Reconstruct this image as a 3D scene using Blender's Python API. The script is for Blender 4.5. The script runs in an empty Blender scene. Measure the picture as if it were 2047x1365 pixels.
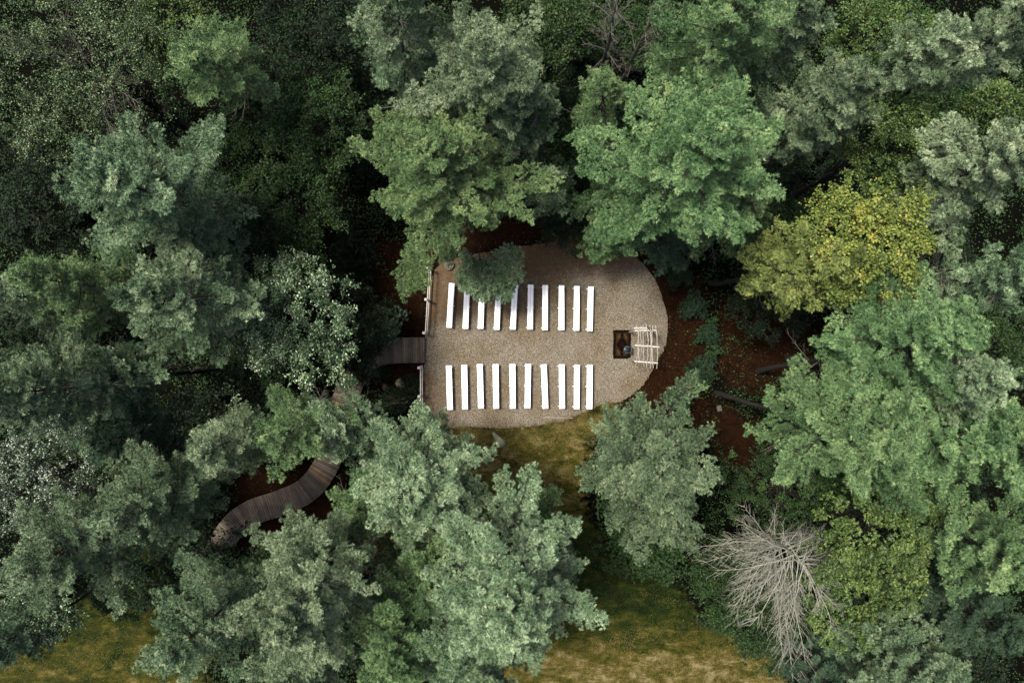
import bpy, math, random
import numpy as np

# ------------------------------------------------------------------ camera, sky, sun, exposure
CAMZ = 45.0; PPM = 33.0            # camera height in metres, photograph pixels per metre on the ground
SC = bpy.context.scene
cam = bpy.data.cameras.new('camera'); cam_o = bpy.data.objects.new('camera', cam)
SC.collection.objects.link(cam_o); cam_o.location = (0, 0, CAMZ)
cam.sensor_width = 36; cam.lens = 36*CAMZ/(2047/PPM); cam.clip_end = 2000
SC.camera = cam_o
SUN_EL = math.radians(68); SUN_AZ = math.radians(-62)   # azimuth from image-up (+Y), clockwise: light from the upper left
w = bpy.data.worlds.new('World'); SC.world = w; w.use_nodes = True
nt = w.node_tree; sky = nt.nodes.new('ShaderNodeTexSky'); sky.sky_type = 'NISHITA'; sky.sun_disc = False
sky.sun_elevation = SUN_EL; sky.sun_rotation = SUN_AZ; sky.air_density = 1.0; sky.dust_density = 5.0; sky.ozone_density = 1.1
bgn = nt.nodes['Background']; bgn.inputs['Strength'].default_value = 0.055
nt.links.new(sky.outputs[0], bgn.inputs[0])
sl = bpy.data.lights.new('sun', 'SUN'); sl.energy = 1.5; sl.angle = math.radians(10); sl.color = (1, .96, .89)
so = bpy.data.objects.new('sun', sl); SC.collection.objects.link(so)
sdir = np.array([math.sin(SUN_AZ)*math.cos(SUN_EL), math.cos(SUN_AZ)*math.cos(SUN_EL), math.sin(SUN_EL)])
so.rotation_euler = (math.pi/2-SUN_EL, 0, -SUN_AZ+math.pi)
SC.view_settings.view_transform = 'Standard'; SC.view_settings.look = 'None'
SC.view_settings.exposure = 2.55; SC.view_settings.gamma = 1
SC.cycles.max_bounces = 5; SC.cycles.diffuse_bounces = 2; SC.cycles.glossy_bounces = 1; SC.cycles.transparent_max_bounces = 4

# ------------------------------------------------------------------ helpers
def W(px, py, z=0.0):
    s = (CAMZ-z)/(CAMZ*PPM)
    return ((px-1023.5)*s, (682.5-py)*s, z)
def nrm(a): return a/np.maximum(np.linalg.norm(a, axis=-1, keepdims=True), 1e-9)
def v3(*a): return np.array(a, float)

class MB:
    """collects vertices / faces of any size for one mesh object"""
    def __init__(s): s.V = []; s.F = {}; s.n = 0
    def add(s, V, F, val=None, mi=0):
        V = np.asarray(V, np.float32).reshape(-1, 3); F = np.asarray(F, np.int64)
        if len(F) == 0: return
        val = np.full(len(F), .5, np.float32) if val is None else np.asarray(val, np.float32)
        s.F.setdefault(F.shape[1], []).append((F+s.n, val, np.full(len(F), mi, np.int32)))
        s.V.append(V); s.n += len(V)
    def mesh(s, name, mats):
        me = bpy.data.meshes.new(name)
        V = np.concatenate(s.V)
        me.vertices.add(len(V)); me.vertices.foreach_set('co', V.ravel())
        loops, starts, vals, mis = [], [], [], []; off = 0
        for k, lst in s.F.items():
            for F, val, mi in lst:
                loops.append(F.ravel()); starts.append(off+np.arange(len(F))*k); off += F.size
                vals.append(val); mis.append(mi)
        loops = np.concatenate(loops); starts = np.concatenate(starts)
        me.loops.add(len(loops)); me.loops.foreach_set('vertex_index', loops.astype(np.int32))
        me.polygons.add(len(starts)); me.polygons.foreach_set('loop_start', starts.astype(np.int32))
        mis = np.concatenate(mis)
        if mis.any(): me.polygons.foreach_set('material_index', mis)
        a = me.attributes.new('v', 'FLOAT', 'FACE'); a.data.foreach_set('value', np.concatenate(vals).astype(np.float32))
        me.update(calc_edges=True)
        for m in (mats if isinstance(mats, (list, tuple)) else [mats]): me.materials.append(m)
        return me
    def build(s, name, mats, parent=None, smooth=False):
        me = s.mesh(name, mats)
        if smooth: me.polygons.foreach_set('use_smooth', np.ones(len(me.polygons), bool))
        return link(bpy.data.objects.new(name, me), parent)
    # shapes
    def box(s, c, size, rz=0, val=.5, bev=0.0, mi=0, ry=0, rx=0):
        hx, hy, hz = np.array(size)/2
        if bev <= 0:
            V = np.array([(x, y, z) for x in (-hx, hx) for y in (-hy, hy) for z in (-hz, hz)])
            F = [(0,1,3,2),(4,6,7,5),(0,4,5,1),(2,3,7,6),(0,2,6,4),(1,5,7,3)]
            s.add(rot(V, rx, ry, rz)+np.array(c), F, np.full(6, val), mi); return
        b = bev; V = []; 
        for z, i in ((-hz, b), (-hz+b, 0), (hz-b, 0), (hz, b)):
            ax, ay = hx-i, hy-i
            V += [(-ax+b*(i==0)*0, -ay, z), (ax, -ay, z), (ax, ay, z), (-ax, ay, z)]
        V = np.array(V); F = [(3,2,1,0), (12,13,14,15)]
        for k in range(3):
            for j in range(4): F.append((4*k+j, 4*k+(j+1)%4, 4*k+4+(j+1)%4, 4*k+4+j))
        s.add(rot(V, rx, ry, rz)+np.array(c), F, np.full(len(F), val), mi)
    def segs(s, A, B, ra, rb, n=4, val=None, mi=0):
        A = np.asarray(A, float).reshape(-1, 3); B = np.asarray(B, float).reshape(-1, 3); m = len(A)
        if m == 0: return
        ra = np.broadcast_to(ra, (m,)); rb = np.broadcast_to(rb, (m,))
        D = nrm(B-A); ref = np.where(np.abs(D[:, 2:3]) > .9, v3(1, 0, 0), v3(0, 0, 1))
        U = nrm(np.cross(D, ref)); T = np.cross(D, U)
        ang = np.arange(n)*2*math.pi/n
        ring = U[:, None]*np.cos(ang)[None, :, None]+T[:, None]*np.sin(ang)[None, :, None]
        V = np.concatenate([A[:, None]+ring*ra[:, None, None], B[:, None]+ring*rb[:, None, None]], 1)
        base = (np.arange(m)*2*n)[:, None, None]; j = np.arange(n); k = (j+1) % n
        F = np.stack([j, k, k+n, j+n], 1)[None]+base
        vv = None if val is None else np.repeat(np.broadcast_to(val, (m,)), n)
        s.add(V.reshape(-1, 3), F.reshape(-1, 4), vv, mi)
    def tube(s, pts, radii, n=8, val=.5, mi=0, cap=True, wob=0, rng=None):
        pts = np.asarray(pts, float); m = len(pts); radii = np.broadcast_to(radii, (m,))
        T = nrm(np.gradient(pts, axis=0)); ref = v3(0, 0, 1) if abs(T[0, 2]) < .8 else v3(0, 1, 0)
        U = nrm(np.cross(T, ref)); N = np.cross(T, U)
        ang = np.arange(n)*2*math.pi/n
        rr = radii[:, None]*np.ones((m, n))
        if wob and rng is not None: rr = rr*(1+rng.uniform(-wob, wob, (m, n)))
        V = pts[:, None]+(U[:, None]*np.cos(ang)[None, :, None]+N[:, None]*np.sin(ang)[None, :, None])*rr[..., None]
        F = []
        for i in range(m-1):
            for j in range(n): F.append((i*n+j, i*n+(j+1)%n, (i+1)*n+(j+1)%n, (i+1)*n+j))
        V = V.reshape(-1, 3); s.add(V, F, np.full(len(F), val), mi)
        if cap:
            for i, o in ((0, -1), (m-1, 1)):
                c = pts[i]; ring = V[i*n:(i+1)*n]; q = [(j, (j+1) % n, n) for j in range(n)]
                s.add(np.vstack([ring, c]), q, np.full(n, val), mi)

def rot(V, rx, ry, rz):
    V = np.asarray(V, float)
    if rx: c, s = math.cos(rx), math.sin(rx); V = V@np.array([[1,0,0],[0,c,s],[0,-s,c]])
    if ry: c, s = math.cos(ry), math.sin(ry); V = V@np.array([[c,0,-s],[0,1,0],[s,0,c]])
    if rz: c, s = math.cos(rz), math.sin(rz); V = V@np.array([[c,s,0],[-s,c,0],[0,0,1]])
    return V
def link(o, parent=None):
    SC.collection.objects.link(o)
    if parent is not None: o.parent = parent
    return o
def tag(o, label=None, cat=None, group=None, kind=None):
    if label: o['label'] = label
    if cat: o['category'] = cat
    if group: o['group'] = group
    if kind: o['kind'] = kind
    return o
def thing(name, loc, label, cat, group=None, rz=0):
    o = link(bpy.data.objects.new(name, None)); o.location = loc; o.rotation_euler = (0, 0, rz)
    o.empty_display_size = .3
    return tag(o, label, cat, group)

# ------------------------------------------------------------------ materials
def mat(name): 
    m = bpy.data.materials.new(name); m.use_nodes = True
    return m, m.node_tree, m.node_tree.nodes['Principled BSDF']
def N(t, typ, **k):
    n = t.nodes.new(typ)
    for a, b in k.items(): setattr(n, a, b)
    return n
def ramp(t, fac, stops, interp='LINEAR'):
    r = N(t, 'ShaderNodeValToRGB'); r.color_ramp.interpolation = interp
    e = r.color_ramp.elements
    while len(e) < len(stops): e.new(.5)
    for i, (p, c) in enumerate(stops): e[i].position = p; e[i].color = (*c, 1)
    t.links.new(fac, r.inputs[0]); return r.outputs[0]
def noise(t, vec, scale, detail=4, rough=.6, dist=0):
    n = N(t, 'ShaderNodeTexNoise'); n.inputs['Scale'].default_value = scale; n.inputs['Detail'].default_value = detail
    n.inputs['Roughness'].default_value = rough; n.inputs['Distortion'].default_value = dist
    t.links.new(vec, n.inputs['Vector']); return n.outputs[0]
def objco(t): return N(t, 'ShaderNodeTexCoord').outputs['Object']
def mix(t, f, a, b, mode='MIX'):
    n = N(t, 'ShaderNodeMix', data_type='RGBA', blend_type=mode)
    for s, v in ((n.inputs[0], f), (n.inputs[6], a), (n.inputs[7], b)):
        if isinstance(v, (int, float)): s.default_value = v
        elif isinstance(v, tuple): s.default_value = (*v, 1)
        else: t.links.new(v, s)
    return n.outputs[2]
def mth(t, op, a, b=0.0, clamp=False):
    n = N(t, 'ShaderNodeMath', operation=op, use_clamp=clamp)
    for s, v in ((n.inputs[0], a), (n.inputs[1], b)):
        if isinstance(v, (int, float)): s.default_value = v
        else: t.links.new(v, s)
    return n.outputs[0]
def bump(t, b, h, strength, dist=.02):
    n = N(t, 'ShaderNodeBump'); n.inputs['Strength'].default_value = strength; n.inputs['Distance'].default_value = dist
    t.links.new(h, n.inputs['Height']); t.links.new(n.outputs[0], b.inputs['Normal'])
def attr(t, name):
    a = N(t, 'ShaderNodeAttribute', attribute_name=name); return a

def leafmat(name, stops, rough=.75, spec=.08, varscale=.35, trans=0.0):
    """leaf pigment, plus painted glints for shiny leaves: value per leaf, drifting slowly through a crown, a little different from tree to tree"""
    m, t, b = mat(name)
    v = attr(t, 'v').outputs['Fac']
    big = noise(t, objco(t), 0.9, 2)
    x = mth(t, 'ADD', v, mth(t, 'MULTIPLY', mth(t, 'SUBTRACT', big, .5), varscale*2), True)
    c = ramp(t, x, stops)
    oi = N(t, 'ShaderNodeObjectInfo').outputs['Random']
    h = N(t, 'ShaderNodeHueSaturation')
    t.links.new(mth(t, 'ADD', mth(t, 'MULTIPLY', oi, .018), .491), h.inputs['Hue'])
    t.links.new(mth(t, 'ADD', mth(t, 'MULTIPLY', oi, .24), .88), h.inputs['Value'])
    t.links.new(c, h.inputs['Color']); t.links.new(h.outputs[0], b.inputs['Base Color'])
    b.inputs['Roughness'].default_value = rough; b.inputs['Specular IOR Level'].default_value = spec
    return m
def woodmat(name, c1, c2, scale=6, rough=.85, bstr=.5):
    m, t, b = mat(name); co = objco(t)
    n = noise(t, co, scale, 5, .7)
    c = ramp(t, n, [(.3, c1), (.7, c2)]); t.links.new(c, b.inputs['Base Color'])
    b.inputs['Roughness'].default_value = rough; b.inputs['Specular IOR Level'].default_value = .12; bump(t, b, n, bstr, .03)
    return m

M = {}
M['pine_blue'] = leafmat('needles_blue_green', [(0, (0.01552, 0.0294, 0.01442)), (.4, (0.05335, 0.0882, 0.04429)), (.75, (0.131, 0.1862, 0.09888)), (1, (0.2619, 0.3136, 0.1751))])
M['pine_green'] = leafmat('needles_green', [(0, (0.0135, 0.0291, 0.0108)), (.4, (0.0495, 0.09215, 0.03672)), (.75, (0.1215, 0.1892, 0.07776)), (1, (0.234, 0.3104, 0.1296))])
M['pine_yellow'] = leafmat('needles_yellow_green', [(0, (0.01584, 0.03072, 0.01008)), (.4, (0.05808, 0.096, 0.03808)), (.75, (0.1364, 0.192, 0.07616)), (1, (0.2552, 0.3072, 0.1232))])
M['pine_lime'] = leafmat('needles_lime', [(0, (.02, .03, .007)), (.4, (.078, .10, .028)), (.75, (.175, .20, .058)), (1, (.30, .31, .10))])
M['pine_pale'] = leafmat('needles_pale', [(0, (0.02068, 0.03724, 0.01734)), (.4, (0.0752, 0.1156, 0.05916)), (.75, (0.1786, 0.2401, 0.1306)), (1, (0.3384, 0.4018, 0.2397))])
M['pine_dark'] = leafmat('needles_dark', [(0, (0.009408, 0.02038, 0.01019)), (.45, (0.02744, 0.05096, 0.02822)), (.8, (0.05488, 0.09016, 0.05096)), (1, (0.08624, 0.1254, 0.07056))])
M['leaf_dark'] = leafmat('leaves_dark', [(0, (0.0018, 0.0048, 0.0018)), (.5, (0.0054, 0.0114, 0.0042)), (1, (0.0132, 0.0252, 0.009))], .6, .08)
M['leaf_green'] = leafmat('leaves_green', [(0, (0.00372, 0.00992, 0.00248)), (.5, (0.01116, 0.02604, 0.00682)), (1, (0.02976, 0.0558, 0.01364))], .55, .1)
M['leaf_olive'] = leafmat('leaves_olive', [(0, (0.007548, 0.01828, 0.00407)), (.5, (0.02831, 0.05273, 0.0114)), (.85, (0.0629, 0.09842, 0.02279)), (1, (0.1195, 0.1476, 0.0407))], .5, .16)
M['leaf_gloss'] = leafmat('leaves_glossy', [(0, (0.006912, 0.01901, 0.005184)), (.5, (0.02592, 0.05184, 0.01728)), (.78, (0.07344, 0.1166, 0.04752)), (1, (0.2246, 0.2851, 0.1642))], .4, .3)  # brightest stop paints sky glints into the leaf colour
M['leaf_glint'] = leafmat('leaves_painted_glint', [(0, (0.005796, 0.01325, 0.005796)), (.5, (0.0207, 0.03726, 0.0149)), (.8, (0.0828, 0.1076, 0.06624)), (1, (0.2732, 0.3064, 0.2318))], .42, .35)  # pale upper stops are sky reflections painted on, not silver leaves
M['leaf_sheen'] = leafmat('leaves_pale_sheen', [(0, (0.00824, 0.01812, 0.004118)), (.5, (0.03294, 0.05663, 0.01716)), (.8, (0.0824, 0.117, 0.04805)), (1, (0.1854, 0.2341, 0.1167))], .5, .2)  # last stop lightens some leaves, a soft glint put into the colour
M['leaf_autumn'] = leafmat('leaves_autumn', [(0, (.015, .028, .006)), (.4, (.055, .082, .017)), (.72, (.115, .14, .027)), (.97, (.18, .175, .032)), (1, (.21, .15, .025))], .6, .12, .35)
M['leaf_shrub'] = leafmat('leaves_shrub', [(0, (0.003, 0.0084, 0.003)), (.6, (0.0084, 0.0204, 0.0084)), (1, (0.0192, 0.0372, 0.0168))], .6, .1)
M['leaf_light'] = leafmat('leaves_light', [(0, (0.035, 0.07, 0.021)), (1, (0.105, 0.182, 0.063))], .5, .2)
M['bark'] = woodmat('bark', (0.007, 0.0063, 0.0049), (0.0252, 0.0224, 0.0182), 9)
M['bark_pale'] = woodmat('bark_grey', (0.021, 0.0196, 0.0168), (0.07, 0.0644, 0.0546), 9)
M['dead'] = woodmat('bare_grey_wood', (.085, .083, .062), (.225, .222, .178), 5)
M['twig'] = woodmat('bare_twigs', (0.03, 0.027, 0.021), (0.09375, 0.08625, 0.0675), 5)

# ------------------------------------------------------------------ foliage generators
def needles(mb, P, D, S, v, nb, rng, wid=.03, mi=0, spread=(10, 88)):
    n = len(P)
    if n == 0: return
    P = np.repeat(P, nb, 0); D = np.repeat(D, nb, 0); S = np.repeat(S, nb)*rng.uniform(.75, 1.15, n*nb); v = np.repeat(v, nb)
    r = nrm(rng.normal(size=(n*nb, 3))); perp = nrm(np.cross(D, r))
    al = np.radians(rng.uniform(*spread, n*nb))[:, None]
    d = D*np.cos(al)+perp*np.sin(al); d[:, 2] += .12; d = nrm(d)
    wv = nrm(np.cross(d, nrm(rng.normal(size=(n*nb, 3)))+v3(0, 0, .0)))*(wid*.5)
    # keep blades broadside-on to the sky more often than edge-on
    wv[:, 2] *= .4
    V = np.stack([P-wv, P+wv, P+d*S[:, None]], 1).reshape(-1, 3)
    F = np.arange(n*nb*3).reshape(-1, 3)
    mb.add(V, F, np.clip(v+rng.normal(0, .07, n*nb), 0, 1), mi)
def leaves(mb, P, L, wr, v, rng, up=.9, mi=0, D=None, jit=.6):
    n = len(P)
    if n == 0: return
    d = rng.normal(size=(n, 3)); d[:, 2] *= .35
    if D is not None: d = nrm(d)*jit+D
    d = nrm(d)
    nn = nrm(rng.normal(size=(n, 3))*(1-up)+v3(0, 0, 1)*up+rng.normal(size=(n, 3))*.25)
    s = nrm(np.cross(d, nn)); L = np.broadcast_to(L, (n,))*rng.uniform(.7, 1.25, n); h = np.cross(s, d)
    l1 = L[:, None]
    V = np.stack([P, P+d*l1*.5+s*l1*wr*.5+h*l1*.06, P+d*l1, P+d*l1*.5-s*l1*wr*.5+h*l1*.06], 1).reshape(-1, 3)
    mb.add(V, np.arange(n*4).reshape(-1, 4), np.clip(v, 0, 1), mi)

def secnoise(rng, k=5):
    a = rng.uniform(0, 2*math.pi, k); f = rng.integers(1, 5, k); b = rng.uniform(.5, 1.3, k); ph = rng.uniform(0, 6.28, k)
    return lambda az, z: sum(math.sin(f[i]*az+a[i]+z*b[i]+ph[i]) for i in range(k))/k

def plume(A, B, r, dens, vb, rng, TP, TD, TV):
    """needle tufts all round the upper side of a shoot from A to B, like a soft bottle brush"""
    d = B-A; l = float(np.linalg.norm(d)); d = d/max(l, 1e-6)
    k = max(4, int((l+.12)*31*dens)); u = rng.uniform(0, 1, k)
    h = nrm(np.cross(d, v3(0, 0, 1))); up = np.cross(h, d)
    ph = rng.uniform(-.55, math.pi+.55, k)[:, None]
    rad = (r*np.clip(1.12-u**1.4, .10, 1)*np.clip(u*5+.35, 0, 1)*rng.uniform(.55, 1.15, k))[:, None]
    o = h*np.cos(ph)+up*np.sin(ph)
    TP.append(A+d*(l*u[:, None])+o*rad); TD.append(nrm(o*.9+d*(.25+.7*u[:, None])+v3(0, 0, .25)))
    TV.append(vb+rng.normal(0, .15, k)+.05*(u-.5))
def pine_spray(fol, wood, rng, pts, R0, tuft, step, dens, vb, wid, nb, droop=0):
    """one limb (polyline pts): side plumes to the left and right, each a finger of needle tufts"""
    pts = np.asarray(pts); seg = np.linalg.norm(np.diff(pts, axis=0), axis=1); cum = np.concatenate([[0], np.cumsum(seg)]); L = cum[-1]
    radii = R0*(1-.85*cum/L)
    wood.segs(pts[:-1], pts[1:], radii[:-1], radii[1:], 5)
    s = L*rng.uniform(.08, .24); side = 1; pr = .125*rng.uniform(.85, 1.15)
    TP, TD, TV = [], [], []; SA, SB = [], []
    while s < L:
        i = min(np.searchsorted(cum, s, 'right')-1, len(seg)-1); f = (s-cum[i])/seg[i]
        p = pts[i]*(1-f)+pts[i+1]*f; d = (pts[i+1]-pts[i])/seg[i]
        h = nrm(np.cross(d, v3(0, 0, 1)))*side; side = -side
        l = min((0.46*(L-s)+.32)*rng.uniform(.55, 1.25), 1.45); a = math.radians(rng.uniform(28, 52))
        ld = nrm(d*math.cos(a)+h*math.sin(a)+v3(0, 0, rng.uniform(-.1, .3)))
        q = p+ld*l*.5; ld2 = nrm(ld+d*.3+v3(0, 0, .3)); e = q+ld2*l*.5; lt = vb+rng.normal(0, .09)
        SA += [p, q]; SB += [q, e]
        plume(p+ld*l*.12, q, pr*.85, dens, lt, rng, TP, TD, TV); plume(q, e, pr, dens, lt, rng, TP, TD, TV)
        if l > .55:
            for sg in (-1, 1):
                g0 = p+ld*l*rng.uniform(.3, .6); hh = nrm(np.cross(ld, v3(0, 0, 1)))*sg
                g1 = g0+nrm(ld*.8+hh*.75+v3(0, 0, .25))*l*rng.uniform(.3, .5); SA.append(g0); SB.append(g1)
                plume(g0*.8+g1*.2, g1, pr*.8, dens, lt, rng, TP, TD, TV)
        s += step*rng.uniform(.75, 1.25)
    n = len(pts); plume(pts[n-2], pts[n-1], pr, dens, vb, rng, TP, TD, TV)
    if SA: wood.segs(SA, SB, .009, .005, 3)
    P = np.concatenate(TP); D = np.concatenate(TD); V = np.concatenate(TV)
    needles(fol, P, D, np.full(len(P), tuft), V, nb, rng, wid)

def limb(rng, p, az, el, L, bend, n=5, curl=0):
    pts = [np.array(p, float)]; st = L/n
    for i in range(n):
        f = i/(n-1); e = el+bend*f; a = az+curl*f
        d = v3(math.cos(a)*math.cos(e), math.sin(a)*math.cos(e), math.sin(e))
        pts.append(pts[-1]+d*st+rng.normal(0, .03*L/n*2, 3))
    return pts

def pine_data(seed, H, R, zb, dens=1.0, irregular=.35, tuft=.118, wid=.022, nb=12, bare=5, extra=(), lean=(0, 0), low=.72, step=.23):
    """white pine: whorls of long limbs on a straight stem; returns (foliage MB, wood MB, dead MB)"""
    rng = np.random.default_rng(seed); fol, wood, dead = MB(), MB(), MB()
    sn = secnoise(rng); k = 12
    tz = np.linspace(0, H, k); wob = np.cumsum(rng.normal(0, .05, (k, 2)), 0); wob[0] = 0
    tp = np.column_stack([wob[:, 0]+lean[0]*tz/H, wob[:, 1]+lean[1]*tz/H, tz])
    r0 = .007*H+.02
    wood.tube(tp, np.concatenate([[r0*1.25], r0*(1-.93*tz[1:]/H)]), 9, wob=.08, rng=rng)
    at = lambda z: np.array([np.interp(z, tz, tp[:, 0]), np.interp(z, tz, tp[:, 1]), z])
    z = zb; az0 = rng.uniform(0, 6.28)
    while z < H-.25:
        t = (z-zb)/(H-zb)
        prof = (low+(1-low)*min(1, t/.3))*(1-max(0, (t-.3)/.7)**1.7)*.93+.07
        n = rng.integers(4, 7) if t < .8 else 4
        az0 += rng.uniform(.4, 1.2)
        for j in range(n):
            az = az0+j*2*math.pi/n+rng.normal(0, .18)
            L = R*prof*(1+irregular*1.4*sn(az, z))*rng.uniform(1-irregular, 1.12)
            if L < .3: L = .3
            el = math.radians(-8+62*t**1.3+rng.normal(0, 6))
            pts = limb(rng, at(z+rng.uniform(-.12, .12)), az, el, L, math.radians(14-8*t+rng.normal(0, 6)), 5, rng.normal(0, .2))
            pine_spray(fol, wood, rng, pts, .012+.012*L, tuft, step, dens, .5+.12*sn(az*2, z*2)+rng.normal(0, .07), wid, nb)
        z += rng.uniform(.6, 1.0)*(1 if t < .7 else .6)
    top = at(H); pine_spray(fol, wood, rng, [at(H-.8), at(H-.4), top+v3(0, 0, .1)], .02, tuft, .15, 1, .62, wid, nb)
    for (px, py, zt, z0, dn) in extra:         # extra limbs towards a given world point
        a = at(z0); e = np.array([px, py, zt]); m = (a+e)/2+v3(0, 0, .25*np.linalg.norm(e-a)*.3)
        q = [a, a*.62+m*.38, m, m*.4+e*.6+v3(0, 0, .1), e]; 
        # only the outer half carries needles
        wood.segs(q[:2], q[1:3], [.07, .055], [.055, .045], 6)
        pine_spray(fol, wood, rng, q[2:], .045, tuft, .15, dn, .45, wid, nb)
        for sgn in (-1, 1):
            d = nrm(e-a); h = nrm(np.cross(d, v3(0, 0, 1)))*sgn; L = np.linalg.norm(e-a)*.3
            s0 = q[2]; e2 = s0+nrm(d*.8+h*.65)*L
            pine_spray(fol, wood, rng, [s0, s0*.5+e2*.5+v3(0, 0, .05), e2], .03, tuft, .15, dn, .42, wid, nb)
    dead = []
    for i in range(bare):                      # dead lower limbs
        z = rng.uniform(zb*.55, zb+.55*(H-zb)); az = rng.uniform(0, 6.28); L = R*rng.uniform(.5, 1.0)*(1 if z < zb+1 else .95)
        dm = MB(); bare_limb(dm, rng, at(z), az, math.radians(rng.uniform(-10, 20)), L, math.radians(rng.uniform(-35, 5)), .03, 8); dead.append(dm)
    return fol, wood, dead

def bare_limb(mb, rng, p, az, el, L, bend, r, nl=8, sub=True, curl=None, ns=6, tw=.010):
    pts = limb(rng, p, az, el, L, bend, ns, rng.normal(0, .25) if curl is None else curl)
    rr = np.linspace(r, r*.22, len(pts))
    mb.segs(pts[:-1], pts[1:], rr[:-1], rr[1:], 4)
    A, B, RA, RB = [], [], [], []
    for i in range(nl):
        u = rng.uniform(.15, .98); k = min(int(u*(len(pts)-1)), len(pts)-2); f = u*(len(pts)-1)-k
        q = pts[k]*(1-f)+pts[k+1]*f; d = nrm(pts[k+1]-pts[k]); h = nrm(np.cross(d, v3(0, 0, 1)))*rng.choice([-1, 1])
        l = L*rng.uniform(.12, .36)*(1.15-u*.6); dd = nrm(d*.9+h*rng.uniform(.4, .9)+v3(0, 0, rng.uniform(-.35, .25)))
        e = q+dd*l*.5; dd2 = nrm(dd+d*.3+v3(0, 0, -.15)+rng.normal(0, .12, 3)); e2 = e+dd2*l*.5
        A += [q, e]; B += [e, e2]; RA += [tw*1.1, tw*.8]; RB += [tw*.8, tw*.5]
        if sub:
            for j in range(3):
                g = rng.uniform(.2, .9); s0 = q+(e-q)*g if j == 0 else e+(e2-e)*g
                dv = nrm(dd+rng.normal(0, .55, 3)); A.append(s0); B.append(s0+dv*l*rng.uniform(.2, .45)); RA.append(tw*.65); RB.append(tw*.4)
    mb.segs(A, B, np.array(RA), np.array(RB), 3)

def broad_data(seed, H, R, zb, n_leaf=14000, leaf=.12, wr=.62, up=.55, clump=.55, nclump=90, flat=.8, bare=0, lean=(0, 0), vspread=.22, rosette=False):
    """broad-leaved tree: forking limbs that end in leafy clumps all round the crown"""
    rng = np.random.default_rng(seed); fol, wood, dead = MB(), MB(), MB()
    sn = secnoise(rng); zc = (zb+H)/2; hz = (H-zb)/2
    tz = np.linspace(0, zb+hz*.9, 7); tp = np.column_stack([np.cumsum(rng.normal(0, .07, 7))+lean[0]*tz/H, np.cumsum(rng.normal(0, .07, 7))+lean[1]*tz/H, tz]); tp[0, :2] = 0
    r0 = .010*H+.04; wood.tube(tp, np.linspace(r0, r0*.35, 7), 8, wob=.08, rng=rng)
    cen = []
    for i in range(nclump):
        u = rng.uniform(-.35, 1); az = rng.uniform(0, 6.283); rad = math.sqrt(max(0, 1-u*u))
        s = rng.uniform(.15, 1.0)**.5*(1+.28*sn(az, u*2))
        cen.append((math.cos(az)*rad*R*s+lean[0]*zc/H, math.sin(az)*rad*R*s+lean[1]*zc/H, zc+u*hz*s*flat))
    cen = np.array(cen); 
    A, B, RA, RB = [], [], [], []
    for c in cen:
        zs = rng.uniform(.35, .95)*tz[-1]; a = np.array([np.interp(zs, tz, tp[:, 0]), np.interp(zs, tz, tp[:, 1]), zs])
        if a[2] > c[2]: a = tp[4]
        m = a*.45+c*.55+rng.normal(0, .15, 3)-v3(0, 0, .15)
        A += [a, m]; B += [m, c]; RA += [.028, .018]; RB += [.018, .007]
    wood.segs(A, B, np.array(RA), np.array(RB), 4)
    per = n_leaf//nclump
    for c in cen:
        cr = clump*rng.uniform(.6, 1.35); k = int(per*rng.uniform(.6, 1.4)); vb = .5+rng.normal(0, .1)
        if rosette:
            k2 = max(3, k//7); q = nrm(rng.normal(size=(k2, 3)))*cr*rng.uniform(.5, 1, (k2, 1)); q[:, 2] = np.abs(q[:, 2])*.7
            cc = np.repeat(c+q, 7, 0); az = np.tile(np.arange(7)*.9, k2)+np.repeat(rng.uniform(0, 6, k2), 7)
            D = np.column_stack([np.cos(az), np.sin(az), np.full(len(az), .25)])
            leaves(fol, cc, leaf, wr, vb+rng.normal(0, vspread, len(cc)), rng, up, D=D, jit=.2)
        else:
            # twigs through the clump, leaves along them
            nt_ = max(3, k//14); td = nrm(rng.normal(size=(nt_, 3))+nrm(c-v3(0, 0, zc-.4*hz))*.6); td[:, 2] *= .6
            tl = cr*rng.uniform(.5, 1.25, nt_)[:, None]; tips = c+td*tl
            wood.segs(np.repeat(c[None], nt_, 0), tips, .008, .004, 3)
            ti = rng.integers(0, nt_, k); f = rng.uniform(.25, 1.05, (k, 1))
            P = c+td[ti]*tl[ti]*f+rng.normal(0, leaf*.55, (k, 3))
            leaves(fol, P, leaf, wr, vb+rng.normal(0, vspread, k), rng, up, D=td[ti]*.6, jit=1)
    dead = []
    for i in range(bare):
        az = rng.uniform(0, 6.28); z = rng.uniform(zb, zb+hz*1.2); dm = MB(); dead.append(dm)
        bare_limb(dm, rng, v3(0, 0, z), az, math.radians(rng.uniform(25, 60)), R*rng.uniform(.8, 1.25), math.radians(rng.uniform(-35, 0)), .03, 12, tw=.012)
    return fol, wood, dead

def plant_tree(name, data, fmat, label, loc, cat='tree', group=None, wmat='bark', dmat='twig', rz=0, crown='crown', trunk='trunk'):
    fol, wood, dead = data
    t = thing(name, loc, label, cat, group, rz)
    wood.build(trunk, M[wmat], t, True)
    fol.build(crown, M[fmat], t)
    for dm in dead: dm.build('dead_branch', M[dmat], t)
    return t
def copy_thing(src, loc, rz, sc, label, fmat=None):
    t = src.copy(); link(t); t.location = loc; t.rotation_euler = (0, 0, rz); t.scale = sc; t['label'] = label
    for ch in src.children:
        c = ch.copy(); link(c, t)
        if fmat and ch.name.startswith(('crown', 'foliage')):
            c.material_slots[0].link = 'OBJECT'; c.material_slots[0].material = M[fmat]
    return t

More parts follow.
